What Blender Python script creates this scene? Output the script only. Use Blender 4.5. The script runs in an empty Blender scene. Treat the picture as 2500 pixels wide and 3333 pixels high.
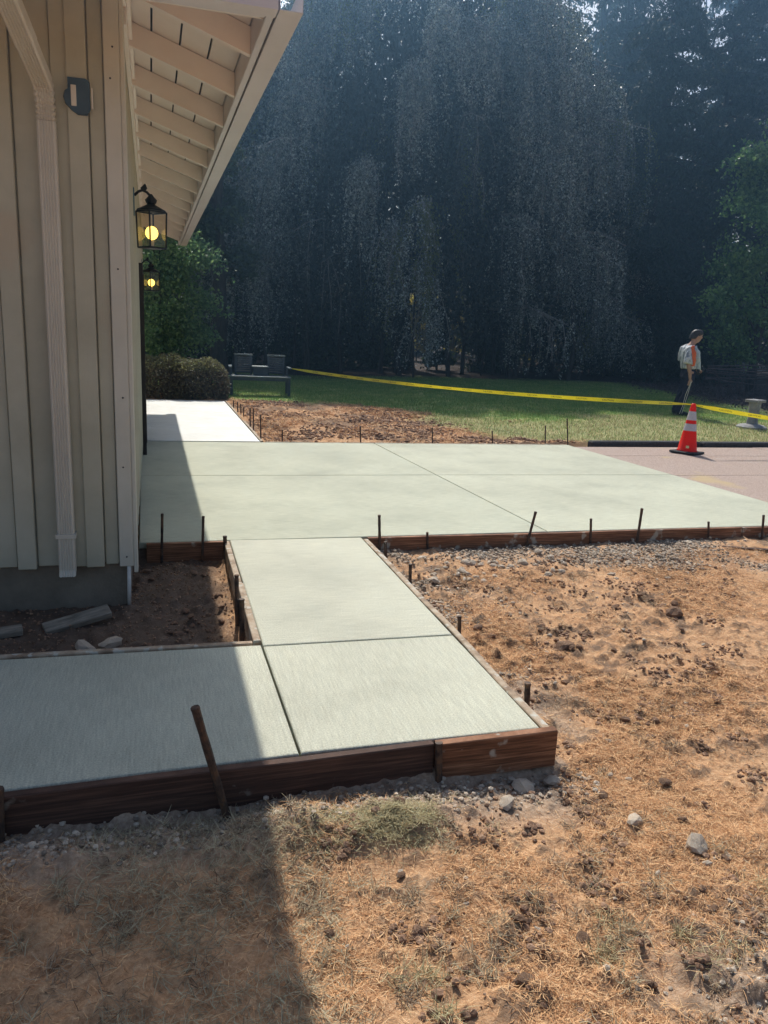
import bpy, bmesh, math, random
import numpy as np
from mathutils import Vector, Matrix
random.seed(7); RNG = np.random.default_rng(11)
PI = math.pi
SC = bpy.context.scene
COL = SC.collection

# ---------------------------------------------------------------- camera
cam_d = bpy.data.cameras.new("camera"); cam = bpy.data.objects.new("camera", cam_d); COL.objects.link(cam)
R = ((0.95987, 0.02112, -0.27964), (-0.27684, 0.23047, -0.93287), (0.04475, 0.97285, 0.22707))
cam.matrix_world = Matrix(((R[0][0], R[0][1], R[0][2], 0), (R[1][0], R[1][1], R[1][2], 0), (R[2][0], R[2][1], R[2][2], 1.55), (0, 0, 0, 1)))
cam_d.sensor_fit = 'VERTICAL'; cam_d.sensor_height = 36; cam_d.lens = 27.667
cam_d.clip_start = .05; cam_d.clip_end = 900
SC.camera = cam

# ---------------------------------------------------------------- sky, sun, exposure
SUN_EL, SUN_AZ = math.radians(46), math.radians(6.6)
w = bpy.data.worlds.new("World"); SC.world = w; w.use_nodes = True
nt = w.node_tree; nt.nodes.clear()
sky = nt.nodes.new('ShaderNodeTexSky'); sky.sky_type = 'NISHITA'; sky.sun_disc = False
sky.sun_elevation = SUN_EL; sky.sun_rotation = SUN_AZ; sky.air_density = 1.0; sky.dust_density = 3.0; sky.ozone_density = .6
bg = nt.nodes.new('ShaderNodeBackground'); bg.inputs[1].default_value = .098
wo = nt.nodes.new('ShaderNodeOutputWorld')
nt.links.new(sky.outputs[0], bg.inputs[0]); nt.links.new(bg.outputs[0], wo.inputs[0])
sd = bpy.data.lights.new("sun", 'SUN'); sd.energy = 4.4; sd.angle = math.radians(.53); sd.color = (1, .95, .86)
sun = bpy.data.objects.new("sun", sd); COL.objects.link(sun)
sv = Vector((math.sin(SUN_AZ) * math.cos(SUN_EL), math.cos(SUN_AZ) * math.cos(SUN_EL), math.sin(SUN_EL)))
sun.rotation_euler = sv.to_track_quat('Z', 'Y').to_euler(); sun.location = (0, 20, 40)
SC.view_settings.view_transform = 'Standard'; SC.view_settings.look = 'None'
SC.view_settings.exposure = .31; SC.view_settings.gamma = 1
SC.cycles.use_denoising = True
SC.cycles.max_bounces = 8; SC.cycles.diffuse_bounces = 4; SC.cycles.transparent_max_bounces = 12
SC.cycles.volume_bounces = 0; SC.cycles.sample_clamp_indirect = 6; SC.cycles.caustics_reflective = False; SC.cycles.caustics_refractive = False
HAZE_DENSITY, HAZE_ANISO = .0050, .86

# ---------------------------------------------------------------- materials
def mat(name, cols, scale=6, rough=.8, bump=.0, bscale=40, bdist=.01, stretch=(1, 1, 1), bstretch=None, detail=6, spec=.3, contrast=(.35, .65),
        transl=0, tcol=None, island=0, metal=0, emit=None, spots=None, sheen=0):
    m = bpy.data.materials.new(name); m.use_nodes = True
    n = m.node_tree.nodes; L = m.node_tree.links
    p = n['Principled BSDF']; out = n['Material Output']
    tc = n.new('ShaderNodeTexCoord')
    mp = n.new('ShaderNodeMapping'); mp.inputs['Scale'].default_value = stretch; L.new(tc.outputs['Object'], mp.inputs[0])
    no = n.new('ShaderNodeTexNoise'); no.inputs['Scale'].default_value = scale; no.inputs['Detail'].default_value = detail; no.inputs['Roughness'].default_value = .62
    L.new(mp.outputs[0], no.inputs['Vector'])
    rp = n.new('ShaderNodeValToRGB'); e = rp.color_ramp.elements
    e[0].position, e[1].position = contrast
    e[0].color = (*cols[0], 1); e[1].color = (*cols[-1], 1)
    for i, c in enumerate(cols[1:-1]):
        k = e.new(contrast[0] + (contrast[1] - contrast[0]) * (i + 1) / (len(cols) - 1)); k.color = (*c, 1)
    fac = no.outputs[0]
    if island:
        g = n.new('ShaderNodeNewGeometry'); mx = n.new('ShaderNodeMix'); mx.inputs[0].default_value = island
        L.new(no.outputs[0], mx.inputs[2]); L.new(g.outputs['Random Per Island'], mx.inputs[3]); fac = mx.outputs[0]
    L.new(fac, rp.inputs[0]); col = rp.outputs[0]
    if spots:   # (colour, scale, threshold)
        s2 = n.new('ShaderNodeTexNoise'); s2.inputs['Scale'].default_value = spots[1]; s2.inputs['Detail'].default_value = 5
        L.new(tc.outputs['Object'], s2.inputs['Vector'])
        r2 = n.new('ShaderNodeValToRGB'); r2.color_ramp.elements[0].position = spots[2]; r2.color_ramp.elements[1].position = spots[2] + .06
        L.new(s2.outputs[0], r2.inputs[0])
        mx2 = n.new('ShaderNodeMix'); mx2.data_type = 'RGBA'; L.new(r2.outputs[0], mx2.inputs[0]); L.new(col, mx2.inputs[6]); mx2.inputs[7].default_value = (*spots[0], 1)
        col = mx2.outputs[2]
    L.new(col, p.inputs['Base Color'])
    p.inputs['Roughness'].default_value = rough; p.inputs['Specular IOR Level'].default_value = spec; p.inputs['Metallic'].default_value = metal
    if sheen: p.inputs['Sheen Weight'].default_value = sheen
    if emit:
        p.inputs['Emission Color'].default_value = (*emit[0], 1); p.inputs['Emission Strength'].default_value = emit[1]
    if bump:
        mb2 = n.new('ShaderNodeMapping'); mb2.inputs['Scale'].default_value = bstretch or stretch; L.new(tc.outputs['Object'], mb2.inputs[0])
        b = n.new('ShaderNodeTexNoise'); b.inputs['Scale'].default_value = bscale; b.inputs['Detail'].default_value = 8; b.inputs['Roughness'].default_value = .65
        L.new(mb2.outputs[0], b.inputs['Vector'])
        bp = n.new('ShaderNodeBump'); bp.inputs['Strength'].default_value = bump; bp.inputs['Distance'].default_value = bdist
        L.new(b.outputs[0], bp.inputs['Height']); L.new(bp.outputs[0], p.inputs['Normal'])
    if transl:
        t = n.new('ShaderNodeBsdfTranslucent')
        if tcol: t.inputs[0].default_value = (*tcol, 1)
        else: L.new(col, t.inputs[0])
        ms = n.new('ShaderNodeMixShader'); ms.inputs[0].default_value = transl
        L.new(p.outputs[0], ms.inputs[1]); L.new(t.outputs[0], ms.inputs[2]); L.new(ms.outputs[0], out.inputs[0])
    return m
M = {}
def concrete(name, light, dark, bst, rough=.75, bump=.35, speck=.22, streak=.115):
    m = mat(name, [dark, light, tuple(min(1, c * 1.03) for c in light)], 1.6, rough, bump, 70, .004, bstretch=bst, contrast=(.25, .75), detail=10, spec=.35)
    n = m.node_tree.nodes; L = m.node_tree.links; p = n['Principled BSDF']; src = p.inputs['Base Color'].links[0].from_socket; tc = n['Texture Coordinate']
    for sc_, amt, stv, det in ((150, speck, (1, 1, 1), 4), (34, streak, bst, 7), (.8, .10, (1, 1, 1), 6)):
        mp = n.new('ShaderNodeMapping'); mp.inputs['Scale'].default_value = stv; L.new(tc.outputs['Object'], mp.inputs[0])
        k = n.new('ShaderNodeTexNoise'); k.inputs['Scale'].default_value = sc_; k.inputs['Detail'].default_value = det; L.new(mp.outputs[0], k.inputs['Vector'])
        r = n.new('ShaderNodeMapRange'); r.inputs[1].default_value = .3; r.inputs[2].default_value = .7; r.inputs[3].default_value = 1 - amt; r.inputs[4].default_value = 1 + amt; L.new(k.outputs[0], r.inputs[0])
        x = n.new('ShaderNodeMix'); x.data_type = 'RGBA'; x.blend_type = 'MULTIPLY'; x.inputs[0].default_value = 1; L.new(src, x.inputs[6]); L.new(r.outputs[0], x.inputs[7]); src = x.outputs[2]
    L.new(src, p.inputs['Base Color']); return m
M['conc_y'] = concrete('concrete_broomed_along_path', (.485, .482, .38), (.425, .422, .332), (3.2, .22, 1), bump=.6)
M['conc_x'] = concrete('concrete_broomed_across_path', (.49, .487, .385), (.425, .422, .335), (.22, 3.2, 1), bump=.6)
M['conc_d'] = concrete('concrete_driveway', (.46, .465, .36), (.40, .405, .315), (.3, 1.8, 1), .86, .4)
M['conc_d_dark'] = concrete('concrete_driveway_darker', (.425, .435, .335), (.365, .375, .29), (.3, 1.8, 1), .8, .4)  # slightly darker tone for the left driveway panels
M['conc_old'] = concrete('concrete_far_walk', (.62, .62, .585), (.54, .54, .51), (.3, 1.5, 1), .5, .2, .1, .12)
M['aggregate'] = mat('exposed_aggregate', [(.2, .15, .13), (.38, .28, .23), (.5, .4, .34)], 90, .85, .5, 120, .006, spots=((.44, .33, .19), .9, .6))
M['asphalt'] = mat('dark_curb', [(.03, .03, .032), (.07, .068, .07)], 30, .9, .6, 60)
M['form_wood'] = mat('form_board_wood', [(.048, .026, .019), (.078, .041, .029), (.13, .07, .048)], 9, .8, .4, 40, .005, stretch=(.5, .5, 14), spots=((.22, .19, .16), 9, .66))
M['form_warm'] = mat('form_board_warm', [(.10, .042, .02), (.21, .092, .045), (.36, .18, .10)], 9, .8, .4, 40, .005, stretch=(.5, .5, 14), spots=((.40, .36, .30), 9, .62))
M['form_old'] = mat('form_board_weathered', [(.22, .15, .1), (.40, .3, .21), (.5, .42, .32)], 8, .85, .4, 40, .004, spots=((.5, .47, .4), 18, .56))
M['steel'] = mat('rusty_steel', [(.035, .025, .022), (.09, .06, .045), (.15, .085, .05)], 30, .7, .3, 90, .002, metal=.3)
M['siding'] = mat('painted_siding', [(.42, .405, .315), (.50, .485, .385)], 3, .75, .25, 26, .003, stretch=(1, 1, 1), bstretch=(6, 6, .3), spots=((.47, .42, .32), 1.6, .62))
M['trim'] = mat('painted_trim', [(.53, .515, .44), (.6, .58, .5)], 3, .7, .2, 26, .002, bstretch=(5, 5, .4))
M['soffit'] = mat('soffit_paint', [(.78, .69, .62), (.83, .75, .69)], 3, .75, .2, 30, .003, bstretch=(5, .4, 5))
M['rafter'] = mat('rafter_paint', [(.78, .70, .64), (.84, .77, .71)], 3, .7, .15, 30, .003, bstretch=(.4, 5, 5))
M['gutter'] = mat('gutter_metal', [(.56, .53, .54), (.63, .6, .61)], 2, .45, spec=.5)
M['spout'] = mat('downspout_metal', [(.54, .51, .44), (.6, .57, .49)], 3, .45, spec=.5)
M['shingle'] = mat('shingle', [(.05, .045, .04), (.1, .09, .08)], 20, .9, .5, 40)
M['foundation'] = mat('foundation_concrete', [(.15, .125, .095), (.26, .22, .17)], 3, .9, .5, 30, .01, spots=((.08, .075, .07), 2.2, .6))
M['dark_door'] = mat('dark_door', [(.018, .015, .015), (.03, .026, .025)], 5, .5)
M['white_pipe'] = mat('white_pipe', [(.6, .58, .54), (.72, .7, .66)], 10, .5)
M['stone'] = mat('stone', [(.21, .165, .125), (.40, .325, .25), (.56, .46, .355)], 14, .9, .6, 40, .008, island=.5)
M['clod'] = mat('clod', [(.16, .095, .06), (.30, .18, .115), (.44, .28, .18)], 18, .95, .9, 60, .01)
M['straw'] = mat('straw', [(.28, .13, .058), (.66, .355, .165), (.82, .54, .29)], 3, .8, island=.75, contrast=(.2, .8), spec=.2)
M['drygrass'] = mat('dry_grass', [(.26, .2, .13), (.46, .38, .25), (.55, .5, .34)], 3, .8, island=.7, contrast=(.2, .8), transl=.25, spec=.2)
M['greenish'] = mat('yellowing_grass', [(.30, .25, .14), (.47, .41, .23), (.62, .54, .33)], 3, .8, island=.7, contrast=(.2, .8), transl=.25, spec=.2)
M['roots'] = mat('torn_root', [(.13, .085, .055), (.27, .19, .125), (.46, .36, .24)], 3, .85, island=.7, contrast=(.2, .8), spec=.15)
M['lawn'] = mat('lawn_blades', [(.08, .19, .035), (.20, .33, .08), (.46, .44, .19)], .7, .7, island=.5, contrast=(.2, .8), transl=.35, spec=.25)
M['beech'] = mat('beech_leaf_painted_sheen', [(.035, .042, .04), (.17, .195, .185), (.58, .63, .61)], .6, .32, island=.6, contrast=(.2, .8), transl=.16, tcol=(.10, .13, .03), spec=.5)  # outer strands, leaf highlights and sheen painted in as pale colour
M['beech_dark'] = mat('beech_leaf_painted_shade', [(.010, .013, .012), (.04, .047, .043), (.12, .13, .12)], .6, .5, island=.6, contrast=(.2, .8), transl=.12, tcol=(.08, .1, .03), spec=.35)  # same leaf for the fill strands, shade painted into the colour
M['beech_in'] = mat('inner_beech_painted_shade', [(.008, .011, .010), (.02, .025, .022), (.035, .04, .035)], .6, .6, island=.6, contrast=(.2, .8), spec=.2)  # same leaf again, crown's inner shade painted in darkest
M['beech_green'] = mat('backlit_beech_leaf', [(.04, .055, .02), (.09, .11, .03), (.14, .15, .04)], .6, .45, island=.6, contrast=(.2, .8), transl=.4, tcol=(.22, .24, .04), spec=.4)  # some clumps, yellow green of backlight put into the colour
M['beech_twig'] = mat('pale_twig', [(.16, .15, .14), (.3, .28, .26)], 10, .7)
M['conifer'] = mat('conifer_needle', [(.014, .024, .018), (.03, .048, .032), (.05, .07, .04)], .8, .55, island=.5, contrast=(.2, .8), transl=.15, spec=.35)
M['maple'] = mat('maple_leaf', [(.05, .13, .04), (.13, .26, .08), (.25, .4, .14)], .8, .5, island=.6, contrast=(.2, .8), transl=.4, spec=.4)
M['shrub'] = mat('shrub_leaf', [(.06, .13, .05), (.14, .25, .10), (.26, .38, .15)], .9, .5, island=.6, contrast=(.2, .8), transl=.42, spec=.4)
M['wood_leaf'] = mat('woodland_leaf', [(.018, .03, .016), (.04, .06, .025), (.07, .10, .035)], .5, .55, island=.5, contrast=(.2, .8), transl=.25, spec=.3)
M['sunny_leaf'] = mat('sunny_leaf', [(.08, .11, .02), (.17, .17, .04), (.26, .2, .06)], .9, .5, island=.6, contrast=(.2, .8), transl=.5, tcol=(.45, .38, .08))
M['hedge'] = mat('hedge_leaf', [(.07, .055, .045), (.13, .11, .075), (.2, .19, .1)], 3, .6, island=.55, contrast=(.2, .8), transl=.2, spec=.35)
M['hedge_top'] = mat('hedge_new_leaf', [(.12, .13, .05), (.2, .2, .09), (.27, .27, .13)], 3, .6, island=.55, contrast=(.2, .8), transl=.3, spec=.35)
M['bark'] = mat('bark', [(.025, .02, .018), (.06, .05, .043)], 8, .95, .8, 20, .03, stretch=(3, 3, .5))
M['brush'] = mat('dead_brush', [(.06, .045, .05), (.14, .11, .11)], 8, .9)
M['bench'] = mat('bench_paint', [(.045, .065, .085), (.08, .11, .13)], 5, .6, .2, 30, .003)
M['bench_edge'] = mat('bench_edge', [(.16, .2, .2), (.24, .28, .27)], 6, .6)
M['tape'] = mat('yellow_tape', [(.80, .66, .02), (.85, .74, .03)], 4, .4, transl=.35, spec=.5)
M['ink'] = mat('black_ink', [(.02, .02, .02), (.03, .03, .03)], 4, .6)
M['cone'] = mat('cone_orange', [(.86, .022, .006), (.92, .03, .009)], 5, .5, spec=.3, transl=.3, tcol=(1, .03, .006))
M['cone_band'] = mat('cone_reflective', [(.52, .50, .52), (.6, .58, .6)], 40, .4, .1, 200, .001)
M['rubber'] = mat('black_rubber', [(.015, .015, .016), (.03, .03, .03)], 20, .7)
M['sticker'] = mat('sticker', [(.7, .62, .3), (.75, .68, .4)], 20, .5)
M['pedestal'] = mat('pedestal_stone', [(.22, .22, .22), (.36, .35, .34)], 8, .85, .4, 30)
M['plaque'] = mat('plaque_slate', [(.045, .07, .095), (.065, .1, .13)], 8, .5, .1, 30)
M['cream'] = mat('cream_paint', [(.62, .58, .5), (.68, .64, .57)], 8, .5)
M['iron'] = mat('black_iron', [(.012, .014, .018), (.03, .035, .045)], 20, .5, metal=.4)
M['lamp_copper'] = mat('verdigris_bracket', [(.03, .09, .14), (.06, .15, .22)], 14, .55)
M['bulb'] = mat('bulb_glow', [(1, .8, .2), (1, .85, .3)], 3, .4, emit=((1, .70, .16), 2.6))
M['skin'] = mat('skin', [(.42, .24, .17), (.5, .3, .22)], 12, .55)
M['hair'] = mat('hair', [(.02, .017, .015), (.06, .05, .045)], 30, .5, .5, 60, .004, stretch=(1, 4, 1))
M['shirt'] = mat('grey_white_shirt', [(.25, .27, .3), (.55, .57, .58), (.7, .71, .71)], 9, .85, .3, 20, .01, stretch=(2, 2, .6), contrast=(.4, .56))
M['vestblue'] = mat('pale_blue_vest', [(.34, .42, .47), (.52, .6, .64), (.6, .66, .68)], 14, .85, .3, 20, .01, stretch=(2, 2, .6))
M['vest'] = mat('orange_panel', [(.75, .12, .03), (.85, .18, .04)], 12, .8)
M['trouser'] = mat('navy_trousers', [(.014, .014, .028), (.03, .03, .055)], 9, .9, .3, 15, .01)
M['boot'] = mat('boot_leather', [(.012, .011, .011), (.025, .022, .02)], 12, .6)
M['grey_timber'] = mat('weathered_timber', [(.17, .145, .11), (.36, .31, .245)], 8, .9, .6, 30, .005, stretch=(1, 6, 6))
M['glass'] = bpy.data.materials.new('lantern_glass'); M['glass'].use_nodes = True
_n = M['glass'].node_tree.nodes; _l = M['glass'].node_tree.links
_g = _n.new('ShaderNodeBsdfGlossy'); _g.inputs['Roughness'].default_value = .06; _t = _n.new('ShaderNodeBsdfTransparent'); _t.inputs[0].default_value = (.95, .88, .74, 1)
_m = _n.new('ShaderNodeMixShader'); _m.inputs[0].default_value = .08; _l.new(_t.outputs[0], _m.inputs[1]); _l.new(_g.outputs[0], _m.inputs[2]); _l.new(_m.outputs[0], _n['Material Output'].inputs[0])

# ---------------------------------------------------------------- object helpers
def tag(o, label=None, cat=None, group=None, kind=None):
    if label: o['label'] = label
    if cat: o['category'] = cat
    if group: o['group'] = group
    if kind: o['kind'] = kind
    return o
def empty(name, loc=(0, 0, 0), rz=0, **k):
    o = bpy.data.objects.new(name, None); COL.objects.link(o); o.location = loc; o.rotation_euler = (0, 0, rz); o.empty_display_size = .1
    return tag(o, **k)
class MB:
    """collects geometry, then links it as ONE mesh object"""
    def __init__(s): s.v = []; s.f = []; s.mi = []
    def add(s, vs, fs, mi=0):
        b = len(s.v); s.v += [tuple(v) for v in vs]; s.f += [tuple(b + i for i in f) for f in fs]; s.mi += [mi] * len(fs); return s
    def box(s, a, b, mi=0, c=0.0, mtx=None):
        (x0, y0, z0), (x1, y1, z1) = a, b
        if c:
            bm = bmesh.new(); bmesh.ops.create_cube(bm, size=1)
            for v in bm.verts: v.co = Vector((x0 + (v.co.x + .5) * (x1 - x0), y0 + (v.co.y + .5) * (y1 - y0), z0 + (v.co.z + .5) * (z1 - z0)))
            bmesh.ops.bevel(bm, geom=bm.edges[:], offset=c, segments=1, affect='EDGES')
            bm.verts.index_update(); vs = [v.co.copy() for v in bm.verts]; fs = [[v.index for v in f.verts] for f in bm.faces]; bm.free()
        else:
            vs = [Vector(p) for p in ((x0, y0, z0), (x1, y0, z0), (x1, y1, z0), (x0, y1, z0), (x0, y0, z1), (x1, y0, z1), (x1, y1, z1), (x0, y1, z1))]
            fs = [(3, 2, 1, 0), (4, 5, 6, 7), (0, 1, 5, 4), (1, 2, 6, 5), (2, 3, 7, 6), (3, 0, 4, 7)]
        if mtx: vs = [mtx @ v for v in vs]
        return s.add(vs, fs, mi)
    def tube(s, pts, rad, n=6, mi=0, cap=True, sq=1.0):
        pts = [Vector(p) for p in pts]; rad = [rad] * len(pts) if not hasattr(rad, '__len__') else rad
        b = len(s.v); up = None
        for i, p in enumerate(pts):
            d = (pts[min(i + 1, len(pts) - 1)] - pts[max(i - 1, 0)]).normalized()
            if up is None: up = d.orthogonal().normalized()
            up = (up - d * up.dot(d)).normalized(); r = d.cross(up)
            for k in range(n):
                a = 2 * PI * k / n; s.v.append(tuple(p + (up * math.cos(a) + r * math.sin(a) * sq) * rad[i]))
        for i in range(len(pts) - 1):
            for k in range(n):
                s.f.append((b + i * n + k, b + i * n + (k + 1) % n, b + (i + 1) * n + (k + 1) % n, b + (i + 1) * n + k)); s.mi.append(mi)
        if cap:
            s.f.append(tuple(b + k for k in range(n))[::-1]); s.f.append(tuple(b + (len(pts) - 1) * n + k for k in range(n))); s.mi += [mi, mi]
        return s
    def rings(s, rs, n=16, mi=0, cap=True):
        """rs: list of (centre, rx, ry) horizontal ellipses stacked"""
        b = len(s.v)
        for c, rx, ry in rs:
            for k in range(n):
                a = 2 * PI * k / n; s.v.append((c[0] + rx * math.cos(a), c[1] + ry * math.sin(a), c[2]))
        for i in range(len(rs) - 1):
            for k in range(n):
                s.f.append((b + i * n + k, b + i * n + (k + 1) % n, b + (i + 1) * n + (k + 1) % n, b + (i + 1) * n + k)); s.mi.append(mi)
        if cap:
            s.f.append(tuple(b + k for k in range(n))[::-1]); s.f.append(tuple(b + (len(rs) - 1) * n + k for k in range(n))); s.mi += [mi, mi]
        return s
    def mesh(s, name, mats, smooth=False):
        me = bpy.data.meshes.new(name); me.from_pydata(s.v, [], s.f)
        for m in (mats if isinstance(mats, (list, tuple)) else [mats]): me.materials.append(m)
        me.polygons.foreach_set('material_index', s.mi)
        me.polygons.foreach_set('use_smooth', [smooth] * len(s.f)); me.update(); return me
    def build(s, name, mats, parent=None, smooth=False, **k):
        o = bpy.data.objects.new(name, s.mesh(name, mats, smooth)); COL.objects.link(o)
        if parent: o.parent = parent
        return tag(o, **k)
def shared(name, me, parent=None, loc=(0, 0, 0), rot=(0, 0, 0), scale=(1, 1, 1), **k):
    o = bpy.data.objects.new(name, me); COL.objects.link(o); o.location = loc; o.rotation_euler = rot; o.scale = scale
    if parent: o.parent = parent
    return tag(o, **k)
def np_mesh(name, V, F, mats, mi=None, smooth=False):
    """V (n,3), F (m,k) arrays"""
    me = bpy.data.meshes.new(name); k = F.shape[1]
    me.vertices.add(len(V)); me.vertices.foreach_set('co', np.ascontiguousarray(V, np.float32).ravel())
    me.loops.add(F.size); me.loops.foreach_set('vertex_index', np.ascontiguousarray(F, np.int32).ravel())
    me.polygons.add(len(F)); me.polygons.foreach_set('loop_start', np.arange(0, F.size, k, dtype=np.int32))
    me.polygons.foreach_set('loop_total', np.full(len(F), k, np.int32))
    for m in (mats if isinstance(mats, (list, tuple)) else [mats]): me.materials.append(m)
    if mi is not None: me.polygons.foreach_set('material_index', np.ascontiguousarray(mi, np.int32))
    me.polygons.foreach_set('use_smooth', np.full(len(F), smooth, bool))
    me.update(calc_edges=True); me.validate(); return me
def np_obj(name, V, F, mats, parent=None, mi=None, smooth=False, **k):
    o = bpy.data.objects.new(name, np_mesh(name, V, F, mats, mi, smooth)); COL.objects.link(o)
    if parent: o.parent = parent
    return tag(o, **k)
def unit(a): return a / np.maximum(np.linalg.norm(a, axis=1, keepdims=True), 1e-9)
def leaf_geo(P, L, W, droop=.5, rng=RNG):
    """one diamond leaf at each point: returns V, F"""
    n = len(P); u = rng.normal(size=(n, 3)); u[:, 2] -= droop * 2; u = unit(u)
    v = unit(np.cross(u, rng.normal(size=(n, 3)))); nn = np.cross(u, v)
    L = (L * rng.uniform(.65, 1.25, n))[:, None]; W_ = (W * rng.uniform(.7, 1.2, n))[:, None]
    V = np.empty((n, 4, 3)); V[:, 0] = P; V[:, 1] = P + u * L * .5 + v * W_ * .5 + nn * L * .08; V[:, 2] = P + u * L; V[:, 3] = P + u * L * .5 - v * W_ * .5 + nn * L * .08
    return V.reshape(-1, 3), np.arange(n * 4).reshape(n, 4)
# value noise
_T = np.random.default_rng(5).random((256, 256))
def vn(x, y, s=0):
    x = np.asarray(x, float) + s * 17.3; y = np.asarray(y, float) + s * 9.7
    i = np.floor(x).astype(int); j = np.floor(y).astype(int); fx = x - i; fy = y - j
    fx = fx * fx * (3 - 2 * fx); fy = fy * fy * (3 - 2 * fy)
    a = _T[i % 256, j % 256]; b = _T[(i + 1) % 256, j % 256]; c = _T[i % 256, (j + 1) % 256]; d = _T[(i + 1) % 256, (j + 1) % 256]
    return (a * (1 - fx) + b * fx) * (1 - fy) + (c * (1 - fx) + d * fx) * fy - .5
def fbm(x, y, f, o=4, s=0):
    r = 0; a = 1
    for k in range(o): r = r + a * vn(x * f, y * f, s + k); f *= 2.1; a *= .5
    return r
def sst(a, b, x): t = np.clip((x - a) / (b - a), 0, 1); return t * t * (3 - 2 * t)

# ---------------------------------------------------------------- ground
def soil_zone(x, y):
    """1 on bare soil, 0 on lawn, for the far side of the driveway"""
    edge = np.where(y < 11.6, 6.2 - (y - 10.4) * .5, np.where(y < 14.9, 5.6 - (y - 11.6) * .15, 5.1 - (y - 14.9) * 1.9))
    d = edge - x + fbm(x, y, .6, 4, 3) * 1.6
    return sst(-.5, .6, d)
def ground_h(x, y):
    x = np.asarray(x, float); y = np.asarray(y, float)
    base = np.where(y < 2.55, -.135, np.where(y < 5.6, -.125 + sst(3.5, 5.5, y) * .035 * (x > 1), -.04))
    base = np.where((x < .47) & (y > 3.6) & (y < 5.6), -.145, base)
    far = -.05 + sst(10.4, 13, y) * .04 + sst(5.8, 6.6, x) * .06
    base = np.where(y > 10.4, far, base)
    rough = fbm(x, y, .9, 3, 1) * .05 + fbm(x, y, 5, 4, 2) * .022 + fbm(x, y, 28, 3, 4) * .014
    # mounds of loosened turf near the front board, tidied along the form boards
    base = base + .05 * np.exp(-(((x - .75) / .33) ** 2 + ((y - 2.27) / .13) ** 2)) * (1 + fbm(x, y, 6, 3, 6)) - .03 * np.exp(-((y - 2.49) / .06) ** 2) * (x < 1.6) * (x > -1)
    base = base + .05 * np.exp(-(((x - .45) / .09) ** 2 + ((y - 2.36) / .09) ** 2))
    amp = np.where(y < 5.7, 1.0, np.where(y > 10.4, np.where(soil_zone(x, y) > .5, 1.7, .25), 0))
    z = base + rough * amp
    patch = sst(.02, .3, fbm(x, y, 1.5, 3, 21) + .12) * (y < 5.6)
    z = z + patch * np.clip(fbm(x, y, 14, 3, 22) - .12, 0, 1) * .065 + np.clip(fbm(x, y, 26, 2, 23) - .18, 0, 1) * .05 * (y < 5.6)
    # boot prints with tread
    for (fx, fy, ang) in ((1.75, 2.80, .5), (1.82, 2.62, -.35), (2.75, 3.1, 1.0), (2.1, 3.25, .2)):
        u = (x - fx) * math.cos(ang) + (y - fy) * math.sin(ang); v = -(x - fx) * math.sin(ang) + (y - fy) * math.cos(ang)
        m = np.clip(1.4 - ((u / .15) ** 2 + (v / .055) ** 2) * 1.4, 0, 1)
        z = z * (1 - m) + m * (-.15 + .008 * np.sign(np.sin(u * 2 * PI / .045)))
    under = ((x > -.3) & (y > 5.62) & (y < 10.42) & (x < 40)) | ((x > .48) & (x < 1.51) & (y > 2.6) & (y < 5.7)) | ((x < .55) & (y > 2.6) & (y < 3.66)) | ((x < 1.38) & (x > -.3) & (y > 10.4) & (y < 16.0))
    return np.where(under, -.16, z)
def graded(pieces):
    out = []
    for a, b, s in pieces: out.append(np.arange(a, b, s))
    return np.unique(np.concatenate(out + [[pieces[-1][1]]]))
gx = graded([(-200, -40, 20), (-40, -8, 4), (-8, -1.6, .25), (-1.6, 4.2, .018), (4.2, 7, .05), (7, 26, .22), (26, 60, 3), (60, 240, 20)])
gy = graded([(-120, -20, 20), (-20, .6, 1.2), (.6, 1.2, .1), (1.2, 3.9, .016), (3.9, 5.7, .03), (5.7, 10.4, .3), (10.4, 18, .06), (18, 32, .25), (32, 60, 3), (60, 300, 20)])
GX, GY = np.meshgrid(gx, gy); GZ = ground_h(GX, GY)
nx, ny = len(gx), len(gy); idx = np.arange(nx * ny).reshape(ny, nx)
GF = np.stack([idx[:-1, :-1], idx[:-1, 1:], idx[1:, 1:], idx[1:, :-1]], -1).reshape(-1, 4)
gm = bpy.data.materials.new('earth_and_lawn'); gm.use_nodes = True
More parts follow.
